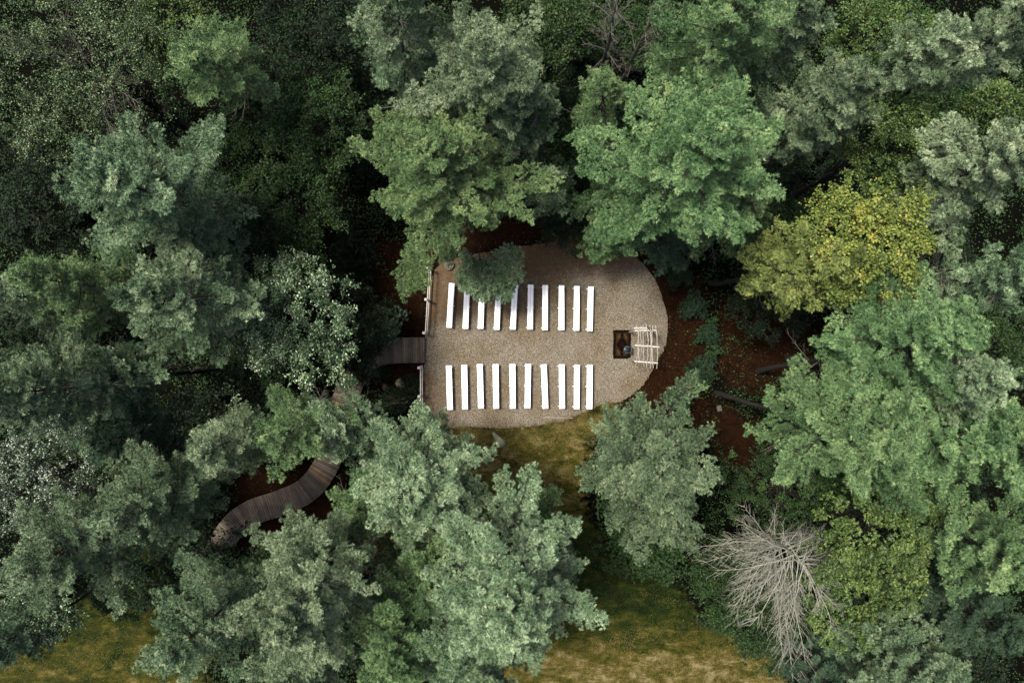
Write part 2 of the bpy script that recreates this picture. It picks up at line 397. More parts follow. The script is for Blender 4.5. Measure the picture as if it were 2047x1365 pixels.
# ------------------------------------------------------------------ setting: ground, gravel clearing
PAD = [(866,542),(858,570),(854,600),(851,640),(850,674),(850,728),(843,736),(842,770),(843,800),(846,838),(862,850),(885,853),(905,857),(930,851),(958,854),
       (1000,858),(1035,853),(1075,851),(1100,845),(1130,843),(1150,831),(1175,823),(1198,810),(1215,805),(1240,803),(1262,791),(1282,774),(1298,752),(1310,727),
       (1322,708),(1331,688),(1335,664),(1335,636),(1329,612),(1321,585),(1308,556),(1290,532),(1270,512),(1240,497),(1205,492),(1170,486),(1130,483),
       (1085,487),(1040,492),(1000,500),(950,508),(905,518),(880,528)]
GRASS = [[(865,862),(900,850),(960,850),(1060,848),(1150,826),(1215,800),(1235,850),(1180,880),(1170,940),(1165,1000),(1210,1090),(1290,1120),(1350,1160),(1380,1200),(1420,1250),(1560,1290),(1600,1500),(1000,1500),(1000,1300),(1000,1100),(960,980),(900,930)],
         [(250,1080),(330,1090),(340,1160),(420,1250),(420,1500),(-50,1500),(-50,1340),(90,1300),(130,1220),(200,1180)],
         [(1090,470),(1180,470),(1260,480),(1270,500),(1180,510),(1100,500)]]
MULCH = [[(690,500),(800,480),(860,540),(852,660),(780,660),(740,640),(700,560)],
         [(1290,520),(1345,560),(1400,560),(1420,650),(1390,760),(1440,860),(1350,860),(1300,810),(1240,800),(1300,750),(1336,660),(1320,580)],
         [(850,545),(860,440),(1080,430),(1290,445),(1340,560),(1320,560),(1270,500),(1100,478),(900,515)],
         [(1440,600),(1620,640),(1620,760),(1460,780),(1420,700)],
         [(1420,800),(1560,860),(1600,960),(1500,980),(1430,900)],
         [(730,728),(845,728),(845,770),(760,770),(720,750)],
         [(470,930),(700,960),(700,1080),(480,1090)], [(700,1040),(900,1080),(820,1160),(700,1130)]]
def inside(P, poly):
    x, y = P[:, 0], P[:, 1]; r = np.zeros(len(P), bool); n = len(poly)
    for i in range(n):
        (x1, y1), (x2, y2) = poly[i], poly[(i+1) % n]
        if y1 == y2: continue
        c = ((y1 > y) != (y2 > y)) & (x < (x2-x1)*(y-y1)/(y2-y1)+x1); r ^= c
    return r
def sdist(P, poly):
    """signed distance in photograph pixels, negative inside"""
    d = np.full(len(P), 1e9); n = len(poly)
    for i in range(n):
        a = np.array(poly[i], float); b = np.array(poly[(i+1) % n], float); ab = b-a
        t = np.clip(((P-a)@ab)/(ab@ab), 0, 1); d = np.minimum(d, np.linalg.norm(P-(a+t[:, None]*ab), axis=1))
    return np.where(inside(P, poly), -d, d)
rngG = np.random.default_rng(5)
def topx(XY): return np.column_stack([XY[:, 0]*PPM+1023.5, 682.5-XY[:, 1]*PPM])

def sheet(name, xs, ys, zf, mats, keep=None):
    X, Y = np.meshgrid(xs, ys); P = np.column_stack([X.ravel(), Y.ravel()]); Z = zf(P)
    nx, ny = len(xs), len(ys); i = np.arange(nx-1)[None]+np.arange(ny-1)[:, None]*nx
    F = np.stack([i, i+1, i+nx+1, i+nx], -1).reshape(-1, 4)
    if keep is not None: F = F[keep(P[F].mean(1))]
    me = bpy.data.meshes.new(name); me.from_pydata(np.column_stack([P, Z]).tolist(), [], F.tolist())
    for m in mats: me.materials.append(m)
    o = link(bpy.data.objects.new(name, me)); return o, P
def vattr(o, name, vals):
    a = o.data.attributes.new(name, 'FLOAT', 'POINT'); a.data.foreach_set('value', np.asarray(vals, np.float32))

# forest floor: needle litter, mown dry grass, bare dark soil
m, t, b = mat('forest_floor'); co = objco(t)
g = attr(t, 'grass').outputs['Fac']; mu = attr(t, 'mulch').outputs['Fac']; dry = attr(t, 'dry').outputs['Fac']
n_big = noise(t, co, .35, 5, .65); n_mid = noise(t, co, 2.2, 6, .7); n_fine = noise(t, co, 16, 5, .75); n_fib = noise(t, co, 60, 3, .7)
litter = ramp(t, n_fine, [(.28, (0.002754, 0.001402, 0.0007038)), (.5, (0.009639, 0.004335, 0.001759)), (.66, (0.02341, 0.0102, 0.003519)), (.8, (0.05852, 0.02678, 0.009384))])
lit2 = ramp(t, n_mid, [(.35, (.45, .4, .35)), (.65, (1.1, 1, .9))]); litter = mix(t, .8, litter, lit2, 'MULTIPLY')
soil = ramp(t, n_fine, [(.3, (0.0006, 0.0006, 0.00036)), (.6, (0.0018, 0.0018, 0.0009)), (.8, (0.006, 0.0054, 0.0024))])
st = N(t, 'ShaderNodeMapping'); t.links.new(co, st.inputs[0]); st.inputs['Scale'].default_value = (.6, 1.35, 1); st.inputs['Rotation'].default_value = (0, 0, .12)
n_st = noise(t, st.outputs[0], 1.3, 6, .72, .4)
stk = mth(t, 'ADD', mth(t, 'MULTIPLY', n_st, 1.1), mth(t, 'MULTIPLY', n_mid, .65)); stk = mth(t, 'ADD', mth(t, 'SUBTRACT', stk, .74), mth(t, 'MULTIPLY', n_fine, .70))
gr = ramp(t, mth(t, 'ADD', mth(t, 'MULTIPLY', mth(t, 'SUBTRACT', dry, .5), .28), stk), [(.30, (.004, .0085, .002)), (.47, (.011, .0175, .0035)), (.61, (.028, .029, .005)), (.75, (.066, .053, .012)), (.92, (.16, .13, .068))])
gr = mix(t, .9, gr, ramp(t, n_fib, [(.36, (.35, .37, .35)), (.64, (1.5, 1.48, 1.4))]), 'MULTIPLY')
edge = mth(t, 'MULTIPLY', mth(t, 'SUBTRACT', n_mid, .5), 1.4)
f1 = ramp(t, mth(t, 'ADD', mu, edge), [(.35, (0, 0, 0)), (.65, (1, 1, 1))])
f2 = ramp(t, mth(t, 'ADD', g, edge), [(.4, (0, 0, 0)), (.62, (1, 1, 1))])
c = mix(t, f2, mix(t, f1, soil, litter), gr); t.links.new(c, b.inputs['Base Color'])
b.inputs['Roughness'].default_value = .95; b.inputs['Specular IOR Level'].default_value = .03
bump(t, b, mth(t, 'ADD', n_fine, n_fib), .9, .05)
xs = np.concatenate([np.linspace(-400, -47, 12), np.arange(-45, 45.01, .3), np.linspace(47, 400, 12)])
ys = np.concatenate([np.linspace(-400, -37, 12), np.arange(-35, 35.01, .3), np.linspace(37, 400, 12)])
def gz(P):
    Q = topx(P); d = sdist(Q, PAD)/PPM
    h = .06*np.sin(P[:, 0]*.5+1)*np.cos(P[:, 1]*.43)+.04*np.sin(P[:, 0]*1.7)*np.sin(P[:, 1]*1.3+2)
    h += .5*np.sin(P[:, 0]*.11+.7)*np.cos(P[:, 1]*.13+.4)
    k = np.clip((d-.3)/5, 0, 1); k = k*k*(3-2*k)
    return h*k-.012-.05*np.clip((d)/.4, 0, 1)-.0*(d < 0)
def gh(x, y): return float(gz(np.array([[x, y]]))[0])
ground, GP = sheet('ground', xs, ys, gz, [m])
Q = topx(GP)
sg = np.min([sdist(Q, p) for p in GRASS], 0); sm = np.min([sdist(Q, p) for p in MULCH], 0)
vattr(ground, 'grass', np.clip(.5-sg/90, 0, 1)); vattr(ground, 'mulch', np.clip(.55-sm/90, 0, 1))
dr = np.clip((Q[:, 1]-1210)/120, 0, 1)*1.1+.2+1.05*np.clip((1080-Q[:, 1])/60, 0, 1); dr = np.where(Q[:, 0] < 700, np.clip((Q[:, 1]-1200)/200, 0, 1)*.5+.5, dr)
vattr(ground, 'dry', dr); tag(ground, kind='structure')
ground.data.polygons.foreach_set('use_smooth', np.ones(len(ground.data.polygons), bool))

# gravel clearing (a sheet a few mm above the soil, its rim raised like packed stone dust)
m, t, b = mat('pea_gravel'); co = objco(t)
vo = N(t, 'ShaderNodeTexVoronoi'); vo.inputs['Scale'].default_value = 33; t.links.new(co, vo.inputs['Vector'])
vo2 = N(t, 'ShaderNodeTexVoronoi'); vo2.inputs['Scale'].default_value = 52; t.links.new(co, vo2.inputs['Vector'])
sep = N(t, 'ShaderNodeSeparateColor'); t.links.new(vo.outputs['Color'], sep.inputs[0])
sep2 = N(t, 'ShaderNodeSeparateColor'); t.links.new(vo2.outputs['Color'], sep2.inputs[0])
peb = ramp(t, sep.outputs[0], [(0, (.05, .042, .033)), (.25, (.098, .086, .068)), (.55, (.155, .14, .112)), (.82, (.225, .208, .17)), (1, (.38, .355, .305))])
peb2 = ramp(t, sep2.outputs[1], [(0, (.025, .02, .015)), (.5, (.125, .108, .08)), (1, (.34, .31, .25))])
peb = mix(t, .3, peb, peb2)
gap = ramp(t, vo.outputs['Distance'], [(.22, (1.05, 1.05, 1.05)), (.6, (.36, .33, .3))]); peb = mix(t, .7, peb, gap, 'MULTIPLY')
nb1 = noise(t, co, .45, 5, .6); nb2 = noise(t, co, 2.6, 5, .7); nb3 = noise(t, co, 22, 4, .8)
lm = attr(t, 'litter').outputs['Fac']
lf = mth(t, 'ADD', mth(t, 'MULTIPLY', mth(t, 'SUBTRACT', nb2, .5), 1.5), lm)
leafc = ramp(t, nb3, [(.32, (.014, .006, .003)), (.48, (.044, .024, .011)), (.6, (.095, .056, .025)), (.75, (.19, .115, .05))])
lmask = mth(t, 'MULTIPLY', ramp(t, lf, [(.25, (0, 0, 0)), (.85, (1, 1, 1))]), ramp(t, nb3, [(.38, (.35, .35, .35)), (.56, (1, 1, 1))]))
peb = mix(t, 1.0, peb, ramp(t, nb1, [(.35, (.82, .74, .60)), (.6, (1.02, 1, .97))]), 'MULTIPLY')
moss = mth(t, 'MULTIPLY', attr(t, 'moss').outputs['Fac'], ramp(t, nb2, [(.4, (0, 0, 0)), (.6, (1, 1, 1))]))
c = mix(t, moss, mix(t, lmask, peb, leafc), (.035, .029, .007)); t.links.new(c, b.inputs['Base Color'])
b.inputs['Roughness'].default_value = .95; b.inputs['Specular IOR Level'].default_value = .05
bump(t, b, mth(t, 'SUBTRACT', 1, vo.outputs['Distance']), .8, .03)
xs = np.arange(-6, 10.2, .1); ys = np.arange(-6, 6.8, .1)
edge_n = lambda P: 2.2*np.sin(P[:, 0]*5.1+np.sin(P[:, 1]*3.7)*2)+1.6*np.sin(P[:, 1]*6.3+P[:, 0]*2)
padz = lambda P: np.where(sdist(topx(P), PAD) < -2, .004, -.02)+.004*np.sin(P[:, 0]*1.3)*np.sin(P[:, 1]*1.7)
pad, PP = sheet('gravel', xs, ys, padz, [m], keep=lambda C: sdist(topx(C), PAD) < edge_n(C)+1)
Q = topx(PP)
lit = .12+.75*np.clip((560-Q[:, 1])/50, 0, 1)+.55*np.exp(-((Q[:, 1]-600)/75)**2)*(Q[:, 0] < 1215)*np.clip((1290-Q[:, 0])/260, .2, 1)+.45*np.clip((565-Q[:, 1])/60, 0, 1)*np.clip((1200-Q[:, 0])/150, .25, 1)
lit += .3*np.exp(-((Q[:, 1]-775)/60)**2)*(Q[:, 0] < 1190)*.7+.35*np.clip((935-Q[:, 0])/70, 0, 1)*np.clip(np.abs(Q[:, 1]-700)/70-.3, 0, 1)
lit -= .3*np.exp(-((Q[:, 1]-695)/30)**2)+.25*((Q[:, 0] > 950) & (Q[:, 1] > 825))
sp = sdist(Q, PAD); lit += .2*np.clip((14+sp)/14, 0, 1)*(Q[:, 0] < 1230)
vattr(pad, 'litter', lit); vattr(pad, 'moss', np.clip((520-Q[:, 1])/30, 0, 1)*.8*np.clip((1260-Q[:, 0])/60, 0, 1)*np.clip((Q[:, 0]-1050)/50, 0, 1)+.8*np.clip((10+sp)/10, 0, 1)*((Q[:, 0] > 1080) & (Q[:, 1] > 800)&(Q[:, 0]<1230)))
tag(pad, kind='structure')
_me = pad.data; _e = {}
for _p in _me.polygons:
    for _k in _p.edge_keys: _e[_k] = _e.get(_k, 0)+1
_bv = sorted({_v for _k, _n in _e.items() if _n == 1 for _v in _k}); _pp = np.array(PAD, float)
for _v in _bv:
    _co = _me.vertices[_v].co; _x = topx(np.array([[_co.x, _co.y]]))[0]; _best = None
    for _i in range(len(_pp)):
        _a, _b = _pp[_i], _pp[(_i+1) % len(_pp)]; _ab = _b-_a; _t = min(1, max(0, ((_x-_a)@_ab)/(_ab@_ab))); _q = _a+_t*_ab; _dd = np.linalg.norm(_x-_q)
        if _best is None or _dd < _best[0]: _best = (_dd, _q)
    _q = _best[1]; _j = .9*math.sin(_q[0]*.7)+.7*math.sin(_q[1]*.9+1)
    _co.x = (_q[0]+_j*.5-1023.5)/PPM; _co.y = (682.5-_q[1]-_j*.5)/PPM; _co.z = -.008

# fallen leaves: far too many to count
def scatter_leaves(name, polys, n, size, stops, z0, seed, nearpad=False):
    rng = np.random.default_rng(seed); mb = MB(); Ps = []
    for poly, k in zip(polys, n):
        p = np.array(poly); q = np.column_stack([rng.uniform(p[:, 0].min(), p[:, 0].max(), k*3), rng.uniform(p[:, 1].min(), p[:, 1].max(), k*3)])
        q = q[inside(q, poly)][:k]; Ps.append(q)
    q = np.concatenate(Ps); xy = np.column_stack([(q[:, 0]-1023.5)/PPM, (682.5-q[:, 1])/PPM])
    z = np.maximum(gz(xy), np.where(sdist(q, PAD) < 0, .004, -1))+z0
    leaves(mb, np.column_stack([xy, z+rng.uniform(0, .01, len(z))]), size, .7, rng.uniform(0, 1, len(z)), rng, .8)
    mm = leafmat(name+'_pigment', stops, .7, .2, .1)
    return tag(mb.build(name, mm), kind='stuff')
scatter_leaves('fallen_leaves', [MULCH[0], MULCH[1], MULCH[2], MULCH[3], MULCH[5], MULCH[6], MULCH[7], PAD, [(850,845),(1200,830),(1180,1000),(900,960)], [(880,470),(1290,450),(1310,540),(880,540)], [(1180,1100),(1500,1250),(1500,1365),(1100,1365)]],
    [900, 1100, 500, 800, 300, 500, 400, 3600, 500, 1500, 400], .055, [(0, (0.0102, 0.00476, 0.00204)), (.7, (0.034, 0.01632, 0.00612)), (.95, (0.0816, 0.0442, 0.0136)), (1, (0.2176, 0.1836, 0.102))], .004, 3)
# grass tufts
def scatter_grass(name, polys, n, hgt, stops, seed):
    rng = np.random.default_rng(seed); mb = MB(); Ps = []
    for poly, k in zip(polys, n):
        p = np.array(poly); q = np.column_stack([rng.uniform(p[:, 0].min(), p[:, 0].max(), k*3), rng.uniform(p[:, 1].min(), p[:, 1].max(), k*3)])
        Ps.append(q[(sdist(q, poly) < rng.uniform(-10, 12, len(q))) & (sdist(q, PAD) > rng.uniform(-11, 4, len(q)))][:k])
    q = np.concatenate(Ps); xy = np.column_stack([(q[:, 0]-1023.5)/PPM, (682.5-q[:, 1])/PPM])
    dryv = .02+.32*(q[:, 1] < 1040)+np.clip((q[:, 1]-1230)/160, 0, .4)+np.where(q[:, 0] < 700, .15, 0)+.16*np.sin(q[:, 0]*.03+np.sin(q[:, 1]*.05)*2)+.16*np.sin(q[:, 1]*.09+q[:, 0]*.01+np.sin(q[:, 0]*.05))
    needles(mb, np.column_stack([xy, gz(xy)-.01]), np.tile(v3(0, 0, 1), (len(q), 1)), np.full(len(q), hgt), .4+dryv+rng.normal(0, .14, len(q)), 5, rng, .016, spread=(15, 70))
    return tag(mb.build(name, leafmat(name+'_blades', stops, .7, .2, .25)), kind='stuff')
scatter_grass('grass', GRASS+[[(870,850),(1030,845),(1130,832),(1180,812),(1240,800),(1250,830),(1150,865),(1000,880),(880,880)]], [30000, 10000, 900, 3500], .085, [(0, (0.0051, 0.0102, 0.00255)), (.35, (0.017, 0.02125, 0.0034)), (.65, (0.04675, 0.0374, 0.00595)), (1, (0.153, 0.1148, 0.04675))], 8)
# ------------------------------------------------------------------ boardwalk
m, t, b = mat('weathered_planks'); co = objco(t); v = attr(t, 'v').outputs['Fac']
c = ramp(t, v, [(0, (.055, .045, .035)), (.5, (.105, .087, .069)), (.85, (.15, .118, .086)), (1, (.22, .13, .065))])
n1 = noise(t, co, 3, 5, .7); c = mix(t, .8, c, ramp(t, n1, [(.3, (.55, .55, .5)), (.7, (1.15, 1.1, 1.05))]), 'MULTIPLY')
t.links.new(c, b.inputs['Base Color']); b.inputs['Roughness'].default_value = .85; b.inputs['Specular IOR Level'].default_value = .1; bump(t, b, noise(t, co, 40, 3), .3, .01); M['planks'] = m
M['beam'] = woodmat('walkway_beam', (.04, .03, .022), (.10, .08, .06))
def boardwalk():
    C = [(850,700),(800,700),(768,701),(738,714),(712,742),(695,785),(683,830),(672,880),(656,925),(642,950),(618,978),(590,993),(560,1004),(530,1014),(505,1022),(484,1034),(464,1054),(446,1082),(424,1114),(398,1142)]
    P = np.array([W(*p)[:2] for p in C]); 
    d = np.concatenate([[0], np.cumsum(np.linalg.norm(np.diff(P, axis=0), axis=1))]); L = d[-1]
    f = lambda s: np.array([np.interp(s, d, P[:, 0]), np.interp(s, d, P[:, 1])])
    sm = lambda s: sum(f(min(max(s+o, 0), L)) for o in (-.7, -.4, -.2, 0, .2, .4, .7))/7 if s > 1.2 else f(s)
    r = random.Random(3); deck = MB(); s = .06; step = .145; hw = .77
    root = thing('boardwalk', W(850, 700), 'weathered timber boardwalk of cross planks curving away from the gravel under the pines', 'boardwalk')
    o = np.array(W(850, 700)[:2]); Lp, Rp = [], []
    while s < L-.1:
        a, bb = sm(s-.08), sm(s+.08); T = (bb-a)/np.linalg.norm(bb-a); c = sm(s)-o
        s0, s1 = sm(s-step*.46)-o, sm(s+step*.46)-o
        def nrmv(q):
            a, bb = sm(q-.15), sm(q+.15); T = (bb-a)/np.linalg.norm(bb-a); return np.array([-T[1], T[0]])
        n0, n1 = nrmv(s-step*.46), nrmv(s+step*.46); j = r.uniform(-.015, .015); z = .26+r.uniform(-.003, .003); th = .035
        hwx = hw
        q = [s0+n0*(hwx+j), s1+n1*(hwx+j), s1-n1*(hwx-j), s0-n0*(hwx-j)]
        V = [(*p, z) for p in q]+[(*p, z-th) for p in q]
        deck.add(V, [(3,2,1,0),(4,5,6,7),(0,1,5,4),(1,2,6,5),(2,3,7,6),(3,0,4,7)], np.full(6, min(1, max(0, r.gauss(.5, .17) if r.random() > .04 else .97))))
        Lp.append((*(c+n0*(hw-.06)), .2)); Rp.append((*(c-n0*(hw-.06)), .2)); s += step
    deck.build('deck', M['planks'], root)
    for side in (Lp, Rp):
        bm = MB(); q = np.array(side[::4]+[side[-1]]); 
        A, B = q[:-1], q[1:]
        bm.segs(A-v3(0,0,.05), B-v3(0,0,.05), .055, .055, 4); bm.build('beam', M['beam'], root)
        for k in range(0, len(q), 3):
            p = MB(); p.box((q[k][0], q[k][1], -.05), (.09, .09, .4)); p.build('post', M['beam'], root)
boardwalk()

# ------------------------------------------------------------------ benches
m, t, b = mat('white_paint'); co = objco(t)
t.links.new(ramp(t, noise(t, co, 5, 5, .7), [(.25, (.74, .74, .76)), (.6, (.82, .82, .83))]), b.inputs['Base Color'])
b.inputs['Roughness'].default_value = .45; M['white'] = m
BU = [((903.3,566),(897.7,655)),((934,568),(930.3,657)),((963.8,567),(960.6,657)),((997,569.5),(992.8,659)),((1030,569.5),(1025,658.6)),((1061,569),(1059.5,658.4)),
      ((1089.9,569.9),(1089.4,659.8)),((1122.5,570.3),(1122.5,659.8)),((1153.2,571.7),(1152.4,660.9)),((1181,573),(1179,662))]
BL = [((897,730.5),(899.6,819)),((928,729),(929.7,818)),((959,727.8),(961.5,816.3)),((990.7,728),(991.9,816.6)),((1024.4,727.6),(1025.3,816.6)),((1055.9,727.6),(1054.5,816)),
      ((1087,728.3),(1090.5,816.6)),((1123,728.3),(1123.8,816.6)),((1153.5,728.8),(1152.8,817.5)),((1179.3,728.8),(1178.4,817.5))]
def make_bench():
    root = thing('bench', (0, 0, 0), 'x', 'bench'); L = 2.68
    for sx in (-1, 1):
        s = MB(); s.box((sx*.0865, 0, .432), (.165, L, .036), bev=.006); s.build('seat_board', M['white'], root)
    for y in (-1.22, 0, 1.22):
        g = MB()
        g.box((0, y, .396), (.32, .04, .036)); g.box((0, y, .16), (.33, .032, .03))
        for sx in (-1, 1):
            g.box((sx*.155, y, .193), (.05, .04, .375), ry=-sx*.13)
        g.box((0, y, .016), (.44, .05, .03)); g.build('leg', M['white'], root)
    for sx in (-1, 1):
        g = MB(); g.box((sx*.135, 0, .362), (.02, L-.3, .05)); g.build('rail', M['white'], root)
    return root
ordi = ['first', 'second', 'third', 'fourth', 'fifth', 'sixth', 'seventh', 'eighth', 'ninth', 'tenth']
xtra = {0: {0: ', nearest the rail fence', 9: ', the last before the rug'},
        1: {0: ', nearest the rail fence', 6: ', set slightly askew', 9: ', the last before the rug'}}
proto = None
for row, lst in enumerate((BU, BL)):
    for i, (a, c) in enumerate(lst):
        A, B = np.array(W(*a, .45)), np.array(W(*c, .45)); d = A-B; mid = (A+B)/2
        rz = math.atan2(d[1], d[0])-math.pi/2
        if proto is None: proto = o = make_bench()
        else:
            o = proto.copy(); link(o)
            for ch in proto.children: link(ch.copy(), o)
        o.location = (mid[0], mid[1], .006); o.rotation_euler = (0, 0, rz); o.scale = (1, np.linalg.norm(d)/2.68, 1)
        o['label'] = f"white plank bench, {ordi[i]} from the left in the {'upper' if row == 0 else 'lower'} block{xtra[row].get(i, '')}"
        o['group'] = 'white plank benches in two blocks on the gravel'

# ------------------------------------------------------------------ rail fences
m, t, b = mat('sun_bleached_rail'); co = objco(t)
t.links.new(ramp(t, noise(t, co, 7, 5, .7), [(.3, (.24, .215, .20)), (.65, (.38, .35, .33))]), b.inputs['Base Color']); b.inputs['Roughness'].default_value = .8; M['rail'] = m
def fence(pts, posts, label):
    P = [np.array(W(*p, .35)) for p in pts]; root = thing('rail_fence', (P[0][0], P[0][1], 0), label, 'fence', 'low rail fences at the entrance'); o = np.array([P[0][0], P[0][1], 0])
    a, e = P[0]-o, P[-1]-o; d = (e-a)[:2]; L = np.linalg.norm(d); d = d/L; nn = np.array([-d[1], d[0]])
    if nn[0] > 0: nn = -nn
    rz = math.atan2(d[1], d[0]); mid = (a+e)/2
    for z in (.35, 1.2):
        g = MB(); g.box((mid[0], mid[1], z), (L+.1, .05, .13), rz=rz, bev=.008); g.build('rail', M['rail'], root)
    for f in posts:
        c = a[:2]+d*L*f+nn*.085; g = MB(); g.box((c[0], c[1], .66), (.12, .12, 1.4), rz=rz, bev=.012)
        g.add(rot(np.array([(-.075,-.075,1.36),(.075,-.075,1.36),(.075,.075,1.36),(-.075,.075,1.36),(0,0,1.42)]), 0, 0, rz)+v3(c[0], c[1], 0), [(0,1,4),(1,2,4),(2,3,4),(3,0,4)])
        g.build('post', M['rail'], root)
fence([(853.6,667.5),(861.5,536)], [.012, .51, .985], 'pale two-rail fence above the boardwalk, running up beside the upper benches')
fence([(844,732),(844.5,858)], [.015, .46, .985], 'pale two-rail fence below the boardwalk, running down beside the lower benches')

# ------------------------------------------------------------------ rug, chair, arbor
m, t, b = mat('woven_rug'); co = N(t, 'ShaderNodeTexCoord').outputs['Object']
sx = N(t, 'ShaderNodeSeparateXYZ'); t.links.new(co, sx.inputs[0])
ax = mth(t, 'ABSOLUTE', sx.outputs[0]); ay = mth(t, 'ABSOLUTE', sx.outputs[1])
vv = attr(t, 'v').outputs['Fac']
nz = noise(t, co, 14, 3, .6)
base = ramp(t, vv, [(0, (0.00186, 0.001116, 0.001116)), (.3, (0.00496, 0.00248, 0.00186)), (.55, (0.00806, 0.00434, 0.00248)), (.8, (0.01488, 0.00806, 0.00372)), (1, (0.031, 0.02046, 0.0062))])
c = mix(t, .8, base, ramp(t, nz, [(.35, (.55, .5, .5)), (.65, (1.2, 1.15, 1.1))]), 'MULTIPLY')
t.links.new(c, b.inputs['Base Color']); b.inputs['Roughness'].default_value = .95; b.inputs['Specular IOR Level'].default_value = .02; bump(t, b, noise(t, co, 90, 2), .3, .01); M['rug'] = m
def rug():
    c = np.array(W(1243.3, 688.3)); hx, hy = .535, .865; mb = MB(); nx, ny = 54, 86
    xs = np.linspace(-hx, hx, nx+1); ys = np.linspace(-hy, hy, ny+1); X, Y = np.meshgrid(xs, ys)
    Z = .012+.006*np.sin(X*7+Y*3)*np.sin(Y*4)
    Xw = X+.012*np.sin(Y*5)+.008*Y
    V = np.column_stack([Xw.ravel(), Y.ravel(), Z.ravel()]); i = np.arange(nx)[None]+np.arange(ny)[:, None]*(nx+1)
    F = np.stack([i, i+1, i+nx+2, i+nx+1], -1).reshape(-1, 4)
    cx = np.abs(X[:-1, :-1]+hx/nx).ravel(); cyy = (Y[:-1, :-1]+hy/ny).ravel(); cy = np.abs(cyy)
    val = np.full(len(cx), .78)                              # brown field
    val[(cx/.33+cy/.44) < 1] = .12                           # dark centre medallion
    val[((cx/.36+cy/.49) < 1) & ((cx/.33+cy/.44) >= 1)] = .45
    val[((cx/.12+cy/.16) < 1)] = .4
    val[(cx < .05) & (cy > .44) & (cy < .68)] = .15          # pendants
    val[(cx < .12-np.abs(cy-.58)*1.2) & (cy > .50) & (cy < .68)] = .15
    for qx, qy in ((.17, .55), (.23, .42)): val[(np.abs(cx-qx) < .075) & (np.abs(cy-qy) < .09)] = .98
    val[(cx > .40) | (cy > .73)] = .3                        # borders
    val[(cx > .46) | (cy > .79)] = .1
    val[(np.abs(cx-.385) < .012) & (cy < .72) | (np.abs(cy-.715) < .012) & (cx < .39)] = .05
    mb.add(V, F, val)
    # edge thickness
    ring = [k for k in range(nx+1)]+[k*(nx+1)+nx for k in range(1, ny+1)]+[ny*(nx+1)+k for k in range(nx-1, -1, -1)]+[k*(nx+1) for k in range(ny-1, 0, -1)]
    R = V[ring]; R2 = R.copy(); R2[:, 2] = -.002; n = len(ring); j = np.arange(n); mb.add(np.vstack([R, R2]), np.stack([j, (j+n), (j+1) % n+n, (j+1) % n], 1), np.full(n, .1))
    o = mb.build('rug', M['rug']); o.location = (c[0], c[1], .006)
    tag(o, 'dark brown patterned rug with black medallion, lying before the birch arbor', 'rug')
rug()
m, t, b = mat('chrome_tube'); b.inputs['Base Color'].default_value = (.10, .11, .11, 1); b.inputs['Metallic'].default_value = 1; b.inputs['Roughness'].default_value = .5; M['chrome'] = m
m, t, b = mat('dark_seat'); b.inputs['Base Color'].default_value = (.005, .010, .010, 1); b.inputs['Specular IOR Level'].default_value = .15; b.inputs['Roughness'].default_value = .4; M['dseat'] = m
m, t, b = mat('black_plastic'); b.inputs['Base Color'].default_value = (.005, .005, .006, 1); b.inputs['Specular IOR Level'].default_value = .15; b.inputs['Roughness'].default_value = .5; M['black'] = m
def chair():
    c = W(1252, 699, .3); root = thing('chair', (c[0], c[1], .02), 'small dark chair with thin shiny armrests standing on the brown rug', 'chair', rz=math.radians(-8))
    s = MB(); s.box((0, 0, .43), (.36, .34, .035), bev=.01); s.build('seat', M['dseat'], root)
    s = MB()
    for k in range(5):
        a = (k-2)*.09; s.box((.185+.0*abs(a), a, .62), (.02, .088, .26), rz=-a*.9, ry=.14)
    s.build('backrest', M['black'], root)
    for sy in (-1, 1):
        g = MB(); g.tube([(-.19, sy*.19, .0), (-.185, sy*.19, .35), (-.15, sy*.19, .6), (-.05, sy*.19, .645), (.12, sy*.19, .65), (.2, sy*.18, .66)], .011, 6); g.build('armrest', M['chrome'], root)
        g = MB(); g.tube([(.22, sy*.18, 0), (.19, sy*.18, .4), (.215, sy*.18, .78)], .011, 6); g.build('leg', M['chrome'], root)
        g = MB(); g.tube([(-.19, sy*.19, .0), (0, sy*.19, .03), (.22, sy*.18, .0)], .009, 6); g.build('runner', M['chrome'], root)
    g = MB(); g.tube([(.215, -.18, .78), (.225, 0, .79), (.215, .18, .78)], .011, 6); g.build('top_rail', M['chrome'], root)
chair()
M['birch'] = woodmat('peeled_pole', (.13, .115, .09), (.34, .31, .26), 12, .8, .4)
M['birch_white'] = woodmat('white_birch_pole', (.28, .26, .235), (.5, .48, .45), 10, .7, .3)
M['vine'] = woodmat('dark_vine', (.008, .007, .006), (.03, .024, .018), 12)
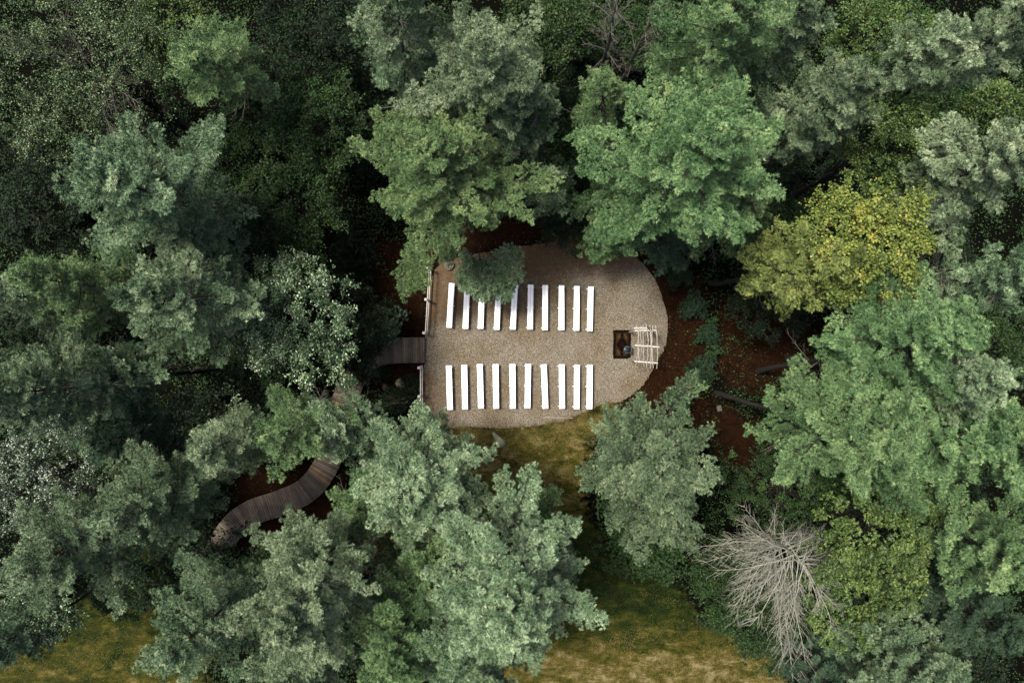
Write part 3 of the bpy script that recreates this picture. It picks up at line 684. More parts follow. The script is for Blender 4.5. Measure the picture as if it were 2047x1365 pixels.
def arbor():
    rng = np.random.default_rng(12); c0 = W(1292, 691, 2.35); root = thing('arbor', (c0[0], c0[1], 0), 'rustic arbor of pale birch poles at the gravel edge behind the rug', 'arbor'); o = v3(c0[0], c0[1], 0)
    def pole(name, a, b_, r0, r1, mt, k=7, wob=.018):
        a, b_ = np.array(a)-o, np.array(b_)-o; f = np.linspace(0, 1, k)[:, None]; P = a*(1-f)+b_*f; P[1:-1] += rng.normal(0, wob, (k-2, 3))
        g = MB(); g.tube(P, np.linspace(r0, r1, k), 7, wob=.12, rng=rng); return g.build(name, M[mt], root, True)
    # cross beams (short, whiter)
    for (x0, y0, x1, y1, z) in ((1268.5,661,1311,660,2.33),(1267.5,656,1300,655.5,2.33),(1269,690,1318,693.5,2.33),(1268,722,1315,726,2.33)):
        pole('cross_beam', W(x0, y0, z), W(x1, y1, z), .042, .036, 'birch_white', 6, .008)
    # long roof poles
    RP = [((1271.5,650),(1276,677),(1271,731),.030),((1277,655),(1275.5,690),(1278,722),.034),((1279.5,655),(1282,690),(1281.5,705),.022),((1285,650),(1286,690),(1287.5,733),.026),
          ((1291.5,648),(1295.5,690),(1292,735),.034),((1299,649),(1301,690),(1300.5,737),.028),((1305,650),(1303,690),(1306,736),.036),((1310.5,650),(1314,690),(1313,737),.036),
          ((1294,655),(1300,668),(1304,728),.022)]
    for a, b_, c, r in RP:
        z = 2.33+.042+r+.01; p = [np.array(W(*q, z))-o for q in (a, b_, c)]
        f = np.linspace(0, 1, 9)[:, None]; P = (1-f)**2*p[0]+2*f*(1-f)*(2*p[1]-.5*p[0]-.5*p[2])+f*f*p[2]; P[1:-1, :2] += rng.normal(0, .013, (7, 2))
        g = MB(); g.tube(P, np.linspace(r*.8, r*.5, 9), 6, wob=.12, rng=rng); g.build('roof_pole', M['birch'], root, True)
    # posts
    for (x, y) in ((1272,661),(1310,660.5),(1271.5,722.5),(1311.5,725.5)):
        a = np.array(W(x, y, 2.33)); bb = a.copy(); bb[2] = 0; bb[:2] += rng.normal(0, .05, 2)
        pole('post', bb, a, .055, .045, 'birch', 6, .02)
    # dark vine wound over the far corner
    for k in range(4):
        a = np.array(W(1294+k*2, 652+k, 2.45))-o; P = [a]
        for j in range(7): P.append(P[-1]+v3(.07+rng.normal(0, .03), -.09+rng.normal(0, .04), rng.normal(-.01, .02)))
        g = MB(); g.tube(P, np.linspace(.022, .008, 8), 5); g.build('vine', M['vine'], root)
arbor()
# dark pots under the arbor
def pot(px, py, r, label):
    c = W(px, py); root = thing('planter', (c[0], c[1], .004), label, 'planter', 'dark pots under the arbor')
    g = MB(); g.tube([(0,0,0),(0,0,.02),(0,0,.16),(0,0,.2),(0,0,.2)], [r*.7, r*.75, r, r*1.08, r*.92], 14); g.build('pot', M['black'], root, True)
    g = MB(); rg = np.random.default_rng(int(px)); P = rg.normal(0, r*.35, (40, 3)); P[:, 2] = .2; leaves(g, P, .07, .5, rg.random(40), rg, .4); g.build('sprig', M['leaf_dark'], root)
pot(1294, 684, .085, 'small black pot under the middle of the arbor, the left of two')
pot(1302, 686, .07, 'small black pot under the middle of the arbor, the right of two')

# ------------------------------------------------------------------ stones and sticks
M['stone'] = woodmat('grey_stone', (.03, .027, .022), (.10, .088, .07), 7, .9, .7)
M['stone_pale'] = woodmat('pale_lichen_stone', (.07, .066, .044), (.20, .19, .13), 9, .9, .7)
M['stone_red'] = woodmat('red_brown_stone', (.03, .018, .011), (.08, .05, .032), 7, .9, .6)
def rock(px, py, size, rz, mt, label, seed, pts=None, name='rock'):
    rng = np.random.default_rng(seed); n1, n2 = 9, 14; V = []
    f = rng.uniform(1, 3, 6); ph = rng.uniform(0, 6, 6)
    for i in range(n1):
        th = math.pi*i/(n1-1)
        for j in range(n2):
            a = 2*math.pi*j/n2; d = v3(math.sin(th)*math.cos(a), math.sin(th)*math.sin(a), math.cos(th))
            r = 1+.16*math.sin(f[0]*d[0]*2+ph[0])*math.sin(f[1]*d[1]*2+ph[1])+.12*math.sin(f[2]*d[2]*3+d[0]*3+ph[2])+rng.normal(0, .035)
            if pts: r *= 1/(1+pts*abs(d[1])**1.2*(.6+.4*np.sign(d[0])))
            V.append(np.sign(d)*np.abs(d)**.8*r*np.array(size)/2)
    V = rot(np.array(V), 0, 0, rz); F = [(i*n2+j, (i+1)*n2+j, (i+1)*n2+(j+1)%n2, i*n2+(j+1)%n2) for i in range(n1-1) for j in range(n2)]
    mb = MB(); mb.add(V, F); o = mb.build(name, M[mt]); p = W(px, py); o.location = (p[0], p[1], gh(p[0], p[1])+size[2]*.22); return tag(o, label, 'rock')
def boulder():
    # wedge-shaped boulder lying in the grass
    p = W(998.5, 879); g = MB(); top = np.array([(-.42,.46),(-.30,.40),(.05,.10),(.32,-.12),(.36,-.30),(.22,-.38),(.02,-.33),(-.12,-.12),(-.3,.2)])
    n = len(top); rg = np.random.default_rng(2); V = []
    for z, s in ((-.1, 1.08), (.12, 1.05), (.24, .9), (.33, .62)):
        for q in top: V.append((q[0]*s+(-.03 if z > .2 else 0)+rg.normal(0, .012), q[1]*s+(.05 if z > .2 else 0)+rg.normal(0, .012), z*(1+.35*q[0])+rg.normal(0, .012)))
    V.append((.02, .03, .40)); F = [(k*n+i, k*n+(i+1)%n, k*n+n+(i+1)%n, k*n+n+i) for k in range(3) for i in range(n)]
    V = rot(rot(np.array(V), 0, 0, math.pi/4)*v3(.98, 1.6, 1.1), 0, 0, -math.pi/4); g.add(V, F); g.add(V[3*n:], [(i, (i+1)%n, n) for i in range(n)])
    o = g.build('boulder', M['stone_pale']); o.location = (p[0], p[1], gh(p[0], p[1])); tag(o, 'pointed wedge-shaped grey boulder lying in the grass below the gravel', 'boulder')
boulder()
rock(800, 766, (.5, .62, .4), .4, 'stone_pale', 'pale rounded stone among dark ferns left of the lower fence', 3)
rock(770.5, 774, (.38, .44, .3), .1, 'stone_red', 'reddish-brown rounded stone beside the paler one, left of the lower fence', 4)
rock(778, 794, (.36, .3, .2), .3, 'stone_red', 'small dark red stone below the two larger ones left of the lower fence', 9)
rock(1434, 815, (.3, .42, .25), .2, 'stone', 'grey stone at the foot of the leaning right-hand pine trunk', 14)
def slab():
    p = W(898, 533); root = thing('stone_basin', (p[0], p[1], .0), 'flat grey stone slab with a round dark hollow, upper left corner of the gravel', 'stone')
    g = MB(); out = np.array([(-.36,.2),(-.3,.34),(.22,.36),(.34,.30),(.40,.02),(.18,-.24),(.02,-.32),(-.2,-.3),(-.4,-.1)])*.8; n = len(out); ci = (.1, .03); hr = .15
    k = 27; a = np.linspace(0, 2*math.pi, k, endpoint=False); inner = np.column_stack([ci[0]+hr*np.cos(a)*1.15, ci[1]+hr*np.sin(a)*.9])
    cl = np.vstack([out, out[:1]]); seg = np.linalg.norm(np.diff(cl, axis=0), axis=1); cu = np.concatenate([[0], np.cumsum(seg)])
    # outer ring resampled by angle about the hollow
    o2 = []
    for t_ in a:
        d = np.array([math.cos(t_), math.sin(t_)]); best = .3
        for i in range(n):
            A, B = out[i]-ci, out[(i+1)%n]-ci; e = B-A; den = d[0]*(-e[1])+d[1]*e[0]
            if abs(den) < 1e-9: continue
            r_ = (A[0]*(-e[1])+A[1]*e[0])/den; u = (d[0]*A[1]-d[1]*A[0])/den
            if r_ > 0 and -1e-6 <= u <= 1+1e-6: best = r_
        o2.append(np.array(ci)+d*best)
    o2 = np.array(o2); V = np.vstack([np.column_stack([o2, np.full(k, 0.)]), np.column_stack([o2*.985, np.full(k, .2)]), np.column_stack([inner, np.full(k, .21)]), np.column_stack([np.array(ci)+(inner-ci)*.75, np.full(k, .06)])])
    j = np.arange(k); q = (j+1) % k; F = np.concatenate([np.stack([j+m*k, q+m*k, q+(m+1)*k, j+(m+1)*k], 1) for m in range(3)]); g.add(V, F)
    g.add(np.vstack([V[3*k:], [[ci[0], ci[1], .08]]]), [(i, (i+1) % k, k) for i in range(k)]); g.build('slab', M['stone'], root)
    g = MB(); r2 = np.random.default_rng(1); g.tube([(.08,.03,.06),(.085,.03,.11),(.09,.03,.14)], [.05,.05,.03], 8); g.build('pebble', M['stone_pale'], root)
slab()
def log(a, b_, r, label, mt='bark', name='log', z=.08, cat='log'):
    A, B = np.array(W(*a)), np.array(W(*b_)); c = (A+B)/2; g = MB(); rg = np.random.default_rng(7); f = np.linspace(0, 1, 7)[:, None]; P = (A-c)*(1-f)+(B-c)*f; P[1:-1, :2] += rg.normal(0, r*.25, (5, 2))
    g.tube(P, np.linspace(r, r*.8, 7), 9, wob=.1, rng=rg); o = g.build(name, M[mt], None, True); o.location = (c[0], c[1], max(gh(c[0], c[1]), .0)+z); return tag(o, label, cat)
log((883, 520), (905, 518), .11, 'dark rotting log lying just above the stone slab with the hollow', 'bark', z=.1)
log((884, 513), (894, 508), .07, 'short pale broken log above the dark log near the stone slab', 'bark_pale', z=.1)
log((1086, 834), (1146, 835.5), .012, 'long thin pale stick lying on the gravel below the lower benches', 'birch', 'stick', .018, 'stick')

# ------------------------------------------------------------------ shrubs along the clearing
def shrub(px, py, r, h, fm, label, seed, n=None, leaf=.11, wr=.42, rosette=True, name='shrub', group=None, up=.5):
    rng = np.random.default_rng(seed); p = W(px, py, h*.6); z0 = gh(p[0], p[1]); t_ = thing(name, (p[0], p[1], z0), label, 'shrub', group)
    fol, wood = MB(), MB(); n = n or int(1500*r*r/.35+300); 
    if rosette:
        k = max(6, n//8); az = rng.uniform(0, 6.283, k); u = rng.uniform(-.1, 1, k); rad = np.sqrt(np.clip(1-u*u, 0, 1))*r*(1+.24*np.sin(3*az+seed)+.14*np.sin(5*az+seed*2))*rng.uniform(.5, 1.15, k)
        C = np.column_stack([np.cos(az)*rad, np.sin(az)*rad, h*(.35+.62*u)]); wood.segs(np.tile(v3(0, 0, .05), (k, 1)), C, .014, .005, 3)
        CC = np.repeat(C, 8, 0); a2 = np.tile(np.arange(8)*.785, k)+np.repeat(rng.uniform(0, 6, k), 8); D = np.column_stack([np.cos(a2), np.sin(a2), np.full(len(a2), .15)])
        leaves(fol, CC, leaf, wr, .5+rng.normal(0, .2, len(CC)), rng, up, D=D, jit=.25)
    else:
        az = rng.uniform(0, 6.283, n); rad = np.sqrt(rng.random(n))*r; C = np.column_stack([np.cos(az)*rad, np.sin(az)*rad, h*(1-.6*(rad/r)**2)*rng.uniform(.4, 1, n)])
        k = n//12; wood.segs(np.tile(v3(0, 0, .02), (k, 1)), C[:k], .01, .004, 3)
        leaves(fol, C, leaf, wr, .5+rng.normal(0, .2, n), rng, up)
    wood.build('stems', M['bark'], t_); fol.build('foliage', M[fm], t_); return t_
gs = 'dark rounded shrubs bordering the clearing'
shrub(1356, 548, .75, 1.3, 'leaf_shrub', 'dark rounded shrub below the drooping pine at the upper right of the gravel', 21, group=gs)
shrub(1389, 612, .78, 1.4, 'leaf_shrub', 'dark rounded shrub right of the gravel, the upper of the row', 22, group=gs)
shrub(1416, 668, .68, 1.2, 'leaf_shrub', 'dark rounded shrub level with the arbor, right of the brown litter', 23, group=gs)
shrub(1406, 735, .78, 1.3, 'leaf_shrub', 'dark rounded shrub right of the litter, just above the light green plant', 24, group=gs)
shrub(1361, 806, .72, 1.2, 'leaf_shrub', 'dark shrub between the blue-green pine and the light green plant', 25, group=gs)
shrub(1425, 702, .42, 1.5, 'leaf_green', 'small lighter green bush squeezed between two dark rounded shrubs', 26, 500)
shrub(1396, 767, .40, .6, 'leaf_light', 'bright light green leafy plant below the dark shrubs', 27, 130, .19, .45)
shrub(1424, 640, .3, 1.2, 'leaf_green', 'small green bush beside the dark shrub level with the arbor', 28, 250)
shrub(766, 648, 1.15, 2.6, 'leaf_gloss', 'glossy green bush overhanging the boardwalk beside the upper fence', 31, 3600, .12, .5, group=None)
shrub(722, 688, 1.0, 2.6, 'leaf_gloss', 'glossy dark bush behind the one overhanging the boardwalk', 32, 2600, .12, .5)
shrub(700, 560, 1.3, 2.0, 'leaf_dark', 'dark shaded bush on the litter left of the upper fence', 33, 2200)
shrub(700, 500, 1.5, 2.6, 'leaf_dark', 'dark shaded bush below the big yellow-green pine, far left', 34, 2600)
shrub(760, 745, .6, .7, 'leaf_dark', 'dark fern clump at the bend of the boardwalk', 35, 500, rosette=False)
shrub(820, 772, .8, .7, 'leaf_dark', 'dark fern patch beside the pale stone inside the lower fence', 36, 900, rosette=False)
shrub(790, 800, .9, .8, 'leaf_dark', 'dark fern patch below the stones, left of the lower fence', 37, 900, rosette=False)
shrub(875, 865, .5, .9, 'leaf_dark', 'small dark bush at the lower left corner of the gravel', 38, 500)
# ------------------------------------------------------------------ trees
def base(px, py, zc): 
    x, y, _ = W(px, py, zc); return (x, y, gh(x, y)-.05)
def rm(rpx, zc): return rpx*(CAMZ-zc)/(CAMZ*PPM)
GP_, GB_ = 'white pines round the clearing', 'broad-leaved trees among the pines'
def P_(px, py, rpx, H, fm, label, seed, depth=8.5, dens=1.0, irr=.35, **k):
    zb = H-depth; zc = H-depth*.45; R = rm(rpx, zc)*1.13; foot = k.pop('foot', None); wm = k.pop('wmat', 'bark'); loc = base(px, py, zc); lean = (0, 0)
    if foot: f = W(*foot); lean = ((loc[0]-f[0])*H/zc, (loc[1]-f[1])*H/zc); loc = (f[0], f[1], gh(f[0], f[1])-.05)
    return plant_tree('pine_tree', pine_data(seed, H, R, zb, dens, irr, lean=lean, **k), fm, label, loc, 'pine tree', GP_, wm)
def B_(px, py, rpx, H, fm, label, seed, depth=6, **k):
    zb = H-depth; zc = H-depth*.42; R = rm(rpx, zc)
    return plant_tree('broadleaf_tree', broad_data(seed, H, R, zb, **k), fm, label, base(px, py, zc), 'tree', GB_)

L22 = W(1000, 555, 5.2); L22b = W(955, 560, 5.4); L22c = W(845, 560, 5.5); L22d = W(812, 590, 5.0); b22 = base(895, 362, 12.5)
rel = lambda p, b_, z0, dn=1.0: (p[0]-b_[0], p[1]-b_[1], p[2], z0, dn)
t22 = P_(885, 345, 178, 17, 'pine_yellow', 'large yellow-green pine whose crown overhangs the upper left corner of the gravel', 101, 9, 1.05, .25)
bb = t22.location
def low_spray(px, py, z, src, z0, seed, spread_px, n, fm, label=None):
    """hanging lower limbs of a tree: one spray of needles that ends round the given point"""
    rng = np.random.default_rng(seed); fol, wood = MB(), MB(); b0 = np.array(src.location)
    c = np.array(W(px, py, z))-b0; a = v3(0, 0, z0); m = a*.4+c*.6+v3(0, 0, .5); wood.segs([a, a*.5+m*.5+v3(0, 0, .1)], [a*.5+m*.5+v3(0, 0, .1), m], [.06, .045], [.045, .035], 5)
    for i in range(n):
        q = np.array(W(px+rng.uniform(-1, 1)*spread_px[0], py+rng.uniform(-1, 1)*spread_px[1], z+rng.uniform(-.35, .35)))-b0
        s0 = m*.75+q*.25 if i % 2 else m*.45+q*.55
        pine_spray(fol, wood, rng, [s0, s0*.5+q*.5+v3(0, 0, .08), q], .02, .125, .14, 1.1, .5+rng.normal(0, .05), .028, 8)
    wood.build('limb', M['bark'], src, True); f = fol.build('low_branches', M[fm], src)
    if label: f['label'] = label
low_spray(986, 556, 4.2, t22, 7.0, 5, (56, 44), 24, 'pine_blue', 'darker hanging spray over the far ends of the upper benches')
low_spray(826, 548, 6.0, t22, 8.5, 6, (28, 48), 16, 'pine_yellow')

P_(960, 145, 150, 19, 'pine_pale', 'pale silvery-green pine above the large yellow-green one, top centre', 102, 8)
P_(800, 40, 85, 20, 'pine_blue', 'blue-green pine at the top edge with a bare trunk below it on the left', 103, 8, bare=8, foot=(832, 330))
P_(1085, 372, 62, 12, 'pine_blue', 'small bluish pine tucked to the right of the large yellow-green one', 104, 5)
P_(1040, 200, 85, 17, 'pine_blue', 'blue-green pine with bare dead limbs, right behind the pale pine at top centre', 105, 6, bare=12)
P_(1205, 190, 70, 15, 'pine_green', 'small green pine between the dark gap and the tall pine, upper middle', 106, 5)
P_(1370, 320, 185, 21, 'pine_green', 'tallest spreading green pine above the right half of the gravel', 107, 10, 1.1, .25)
P_(1440, 50, 125, 21, 'pine_green', 'broad bright green pine at the top edge, above the tallest spreading pine', 108, 8)
P_(1580, 50, 80, 19, 'pine_blue', 'narrow blue-green pine at the top edge, left of the olive tree', 109, 7)
P_(1650, 205, 105, 19, 'pine_blue', 'blue-green pine between the tallest pine and the olive broad-leaved tree', 110, 7)
P_(1480, 430, 90, 14, 'pine_green', 'lower green pine on the right flank of the tallest pine', 111, 6)
P_(1225, 390, 85, 11, 'pine_green', 'low green pine with a yellow sprig, hanging over the top of the gravel', 112, 5)
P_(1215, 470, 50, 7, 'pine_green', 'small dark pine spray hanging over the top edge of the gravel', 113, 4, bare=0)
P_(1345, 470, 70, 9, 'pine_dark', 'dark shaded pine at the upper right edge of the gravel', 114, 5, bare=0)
P_(430, 140, 100, 17, 'pine_green', 'bright green pine standing alone against the dark, upper left, dead twigs under it', 115, 6.5, bare=14, foot=(552, 175))
P_(285, 365, 165, 19, 'pine_blue', 'wide blue-green pine with plume-like limbs, left of the dark broad-leaved trees', 116, 8, .95, .45)
P_(390, 470, 80, 15, 'pine_blue', 'blue-green pine with a forked bare top just below the wide plumed pine', 117, 6, bare=10)
P_(355, 610, 135, 18, 'pine_blue', 'blue-green pine with a bare brown hollow in its crown, left of the glossy tree', 118, 8, bare=16)
P_(130, 555, 90, 18, 'pine_green', 'green pine with a pointed top near the left edge, mid height', 119, 8)
P_(15, 590, 65, 18, 'pine_pale', 'pale pine cut by the left edge, upper of the two on that edge', 120, 7)
P_(80, 770, 140, 19, 'pine_blue', 'large blue-green pine near the left edge, above the brightly glinting tree', 121, 9, .95, .42, bare=12)
P_(230, 760, 75, 15, 'pine_blue', 'blue-green pine with crooked dead limbs on its right, between two larger pines on the left', 122, 6, bare=14)
P_(135, 1095, 130, 18, 'pine_blue', 'feathery blue-green pine above the lower left grass', 123, 8.5, .95, .42)
P_(300, 1000, 108, 17, 'pine_blue', 'blue-green pine left of the curved end of the boardwalk', 124, 8, .95, .4)
P_(450, 885, 85, 15, 'pine_pale', 'pale green pine above the curved stretch of boardwalk', 125, 7, .95, .4)
P_(575, 860, 85, 15, 'pine_green', 'light green pine below the glossy tree, north of the boardwalk bend', 126, 6, .9, .4)
P_(684, 862, 88, 12, 'pine_pale', 'greyish pale pine with bare twigs beside the boardwalk bend', 127, 5, .9, .4, bare=12)
P_(843, 972, 148, 15, 'pine_pale', 'large grey-green pine below the lower left benches, reaching over the fence', 128, 7.5, 1.05, .2)
P_(728, 1020, 88, 12, 'pine_green', 'fresh green pine right of the boardwalk curve', 129, 6)
P_(1065, 1000, 62, 9, 'pine_green', 'small green pine at the edge of the grass below the boulder', 130, 5, .8, .4, bare=4)
P_(992, 1175, 186, 20, 'pine_pale', 'big pale pine with bright tips at bottom centre', 131, 10, 1.1, .2)
P_(1088, 1130, 85, 12, 'pine_blue', 'thin feathery blue-green pine on the right side of the big pale one', 132, 7, .8, .35)
P_(615, 1195, 140, 20, 'pine_pale', 'bright pale pine at lower left centre, above the bottom edge', 133, 9, 1.05, .25)
P_(400, 1250, 110, 18, 'pine_blue', 'blue-green pine at the right edge of the lower left grass', 134, 8, .95, .4)
P_(850, 1105, 95, 13, 'pine_green', 'lower green pine in the gap between the two big pale pines at the bottom', 135, 6)
P_(800, 1270, 125, 17, 'pine_green', 'green pine at the bottom edge between the two big pale pines', 136, 8)
P_(600, 1345, 100, 15, 'pine_blue', 'blue-green pine cut by the bottom edge below the bright pale pine', 137, 7)
P_(960, 1340, 120, 16, 'pine_blue', 'blue-green pine cut by the bottom edge below the big pale pine', 138, 7)
P_(560, 1125, 50, 9, 'pine_green', 'low green pine just below the boardwalk curve', 139, 5, .8)
P_(1303, 930, 136, 14, 'pine_blue', 'blue-grey pine at the lower right edge of the gravel, bare limbs showing in its crown', 140, 7.5, 1.05, .15, bare=10, foot=(1238, 848))
P_(1310, 1010, 100, 10, 'pine_blue', 'lower bluish pine directly below the one at the gravel edge', 141, 5)
P_(1690, 850, 150, 19, 'pine_green', 'broad green pine whose crooked grey trunk shows on the brown litter at right', 142, 8, 1.05, .3, foot=(1430, 785))
P_(1790, 700, 150, 20, 'pine_green', 'green pine above and right of the one with the crooked trunk', 143, 8, 1.05, .3, foot=(1512, 742))
P_(1900, 735, 90, 20, 'pine_pale', 'pale-tipped pine on the right flank of the broad green pines', 144, 7)
P_(1880, 870, 110, 18, 'pine_green', 'green pine near the right edge, below the pale-tipped one', 145, 7)
P_(1990, 890, 110, 19, 'pine_green', 'green pine cut by the right edge, level with the lower benches', 146, 7)
P_(1622, 530, 108, 16.5, 'pine_lime', 'yellow-green feathery pine left of the yellow autumn tree', 147, 6.5, .85, .4, bare=10, foot=(1420, 566))
P_(1960, 340, 110, 20, 'pine_pale', 'bright pale pine near the right edge, above the autumn tree level', 148, 8, 1.0, .35)
P_(1990, 75, 75, 20, 'pine_pale', 'pale pine in the upper right corner', 149, 6)
P_(1860, 100, 62, 18, 'pine_pale', 'small grey-green pine left of the corner pine at upper right', 150, 5)
P_(2010, 560, 75, 17, 'pine_blue', 'blue-green pine cut by the right edge, beside the tangle of bare twigs', 151, 6, bare=14)
P_(1975, 1090, 110, 18, 'pine_green', 'green pine near the right edge above the lower right corner', 152, 8)
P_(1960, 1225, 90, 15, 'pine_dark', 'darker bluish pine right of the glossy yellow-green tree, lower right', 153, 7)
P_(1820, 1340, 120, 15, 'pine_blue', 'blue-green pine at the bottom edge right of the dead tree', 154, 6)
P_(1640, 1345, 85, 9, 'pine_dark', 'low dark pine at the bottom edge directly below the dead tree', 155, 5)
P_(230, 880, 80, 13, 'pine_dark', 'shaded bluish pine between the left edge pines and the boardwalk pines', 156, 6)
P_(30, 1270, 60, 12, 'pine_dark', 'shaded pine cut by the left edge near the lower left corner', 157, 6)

# --- broad-leaved trees
B_(590, 640, 135, 12, 'leaf_gloss', 'glossy broad-leaved tree glittering left of the boardwalk entrance', 201, 5, n_leaf=26000, leaf=.12, wr=.5, clump=.55, nclump=120, up=.62, vspread=.26)
B_(60, 960, 120, 13, 'leaf_glint', 'brightly glinting broad-leaved tree at the left edge', 202, 5, n_leaf=24000, leaf=.095, wr=.6, nclump=110, up=.5, vspread=.25)
B_(150, 120, 200, 15, 'leaf_sheen', 'large dull green broad-leaved tree with long bare branches in the upper left corner', 203, 6, n_leaf=26000, leaf=.088, wr=.5, clump=.8, nclump=150, up=.4, bare=12, vspread=.2)
B_(350, 70, 85, 12, 'leaf_olive', 'mid-green broad-leaved tree at the top edge, right of the corner tree', 204, 5, n_leaf=9000)
B_(625, 265, 115, 10, 'leaf_green', 'dark green broad-leaved tree in the shade left of the big yellow-green pine', 205, 4, n_leaf=16000)
B_(570, 410, 115, 9, 'leaf_green', 'dark green broad-leaved tree below the shaded one, above the glossy tree', 206, 4, n_leaf=16000)
B_(500, 500, 85, 10, 'leaf_dark', 'very dark broad-leaved tree touching the top of the glossy tree', 207, 4, n_leaf=10000)
B_(1085, 70, 90, 14, 'leaf_green', 'saturated dark green broad-leaved tree at the top edge, right of the pale pine', 208, 5, n_leaf=14000)
B_(1165, 40, 70, 11, 'leaf_green', 'dark green broad-leaved tree at the top edge beside the tall bare trunks', 209, 4, n_leaf=9000)
B_(1785, 285, 95, 15, 'leaf_olive', 'olive green broad-leaved tree just above the yellow autumn tree', 210, 6, n_leaf=18000, leaf=.10)
B_(1770, 60, 95, 15, 'leaf_olive', 'yellow-olive broad-leaved tree at the top edge, right part', 211, 5, n_leaf=16000, leaf=.09)
B_(1990, 215, 60, 12, 'leaf_olive', 'olive broad-leaved tree between the two pale pines at the right edge', 212, 5, n_leaf=7000)
B_(1732, 488, 126, 17, 'leaf_autumn', 'yellow-leaved autumn tree, right of the feathery yellow-green pine', 213, 6, n_leaf=21000, leaf=.115, wr=.8, clump=.6, nclump=110, up=.6, vspread=.2)
B_(1760, 1080, 130, 15, 'leaf_olive', 'glossy yellow-green broad-leaved tree right of the dead tree, upper part', 214, 6, n_leaf=24000, leaf=.11, wr=.55, nclump=110, clump=.5, rosette=True)
B_(1700, 1190, 110, 12, 'leaf_olive', 'glossy yellow-green broad-leaved tree right beside the dead tree', 215, 6, n_leaf=18000, leaf=.11, wr=.55, nclump=80, clump=.5, rosette=True)
B_(1285, 1072, 98, 6, 'leaf_green', 'dark green broad-leaved tree hanging over the meadow below the bluish pine', 216, 3.5, n_leaf=16000, leaf=.10, rosette=True)
B_(60, 1210, 90, 10, 'leaf_gloss', 'dark glinting broad-leaved tree at the left edge below the feathery pine', 217, 4, n_leaf=10000, leaf=.09)
B_(400, 850, 80, 9, 'leaf_gloss', 'dark glossy broad-leaved tree between the hollow-crowned pine and the pale pine', 218, 4, n_leaf=9000)
B_(1560, 970, 130, 6, 'leaf_green', 'low dark leafy tree in the shade above the dead tree', 219, 3.5, n_leaf=16000, leaf=.10)
B_(1475, 1150, 85, 6, 'leaf_green', 'low dark leafy tree behind the left limbs of the dead tree', 220, 3.5, n_leaf=14000, leaf=.10)
B_(1590, 1270, 90, 5, 'leaf_green', 'low leafy tree under the dead tree, beside the dry meadow', 221, 3, n_leaf=10000, leaf=.10)
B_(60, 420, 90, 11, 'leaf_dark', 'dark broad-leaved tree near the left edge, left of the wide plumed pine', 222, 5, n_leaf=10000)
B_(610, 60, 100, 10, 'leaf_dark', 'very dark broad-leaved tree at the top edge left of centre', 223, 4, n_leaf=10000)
B_(1690, 960, 80, 9, 'leaf_green', 'shaded broad-leaved tree under the broad green pine', 224, 4, n_leaf=9000)
B_(1540, 600, 80, 6, 'leaf_dark', 'low dark leafy tree below the feathery yellow-green pine', 225, 3, n_leaf=7000)

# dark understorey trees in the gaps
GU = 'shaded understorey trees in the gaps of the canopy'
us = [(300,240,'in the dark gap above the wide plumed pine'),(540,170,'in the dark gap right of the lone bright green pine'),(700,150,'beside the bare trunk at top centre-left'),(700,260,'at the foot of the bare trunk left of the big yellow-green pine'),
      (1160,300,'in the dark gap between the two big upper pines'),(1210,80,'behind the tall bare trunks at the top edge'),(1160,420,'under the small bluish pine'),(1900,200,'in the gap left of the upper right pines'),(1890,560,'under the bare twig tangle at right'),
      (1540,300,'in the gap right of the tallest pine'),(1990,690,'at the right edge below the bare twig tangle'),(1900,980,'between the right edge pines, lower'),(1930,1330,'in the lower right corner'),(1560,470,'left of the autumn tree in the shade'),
      (60,660,'at the left edge between the two edge pines'),(30,330,'at the left edge under the corner tree'),(150,900,'right of the brightly glinting tree'),(300,900,'under the shaded bluish pine'),(500,780,'left of the glossy tree foot'),
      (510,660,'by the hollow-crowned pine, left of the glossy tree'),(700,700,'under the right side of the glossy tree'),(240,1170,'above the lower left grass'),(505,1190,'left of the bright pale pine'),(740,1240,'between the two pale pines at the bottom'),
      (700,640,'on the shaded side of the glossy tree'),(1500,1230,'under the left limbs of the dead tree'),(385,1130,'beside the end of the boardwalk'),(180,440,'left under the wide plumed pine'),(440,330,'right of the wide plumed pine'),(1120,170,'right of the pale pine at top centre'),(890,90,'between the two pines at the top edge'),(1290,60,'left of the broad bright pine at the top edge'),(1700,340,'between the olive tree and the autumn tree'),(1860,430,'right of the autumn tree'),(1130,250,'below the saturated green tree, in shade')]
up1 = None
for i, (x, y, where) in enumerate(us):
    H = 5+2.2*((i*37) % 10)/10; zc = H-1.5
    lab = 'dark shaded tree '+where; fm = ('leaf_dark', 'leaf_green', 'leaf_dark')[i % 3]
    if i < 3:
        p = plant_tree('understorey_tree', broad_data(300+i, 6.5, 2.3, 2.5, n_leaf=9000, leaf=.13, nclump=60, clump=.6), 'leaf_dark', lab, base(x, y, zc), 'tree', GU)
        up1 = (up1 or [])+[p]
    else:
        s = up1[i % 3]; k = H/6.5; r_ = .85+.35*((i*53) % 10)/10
        copy_thing(s, base(x, y, zc), i*1.7, (r_, r_, k), lab, fm)

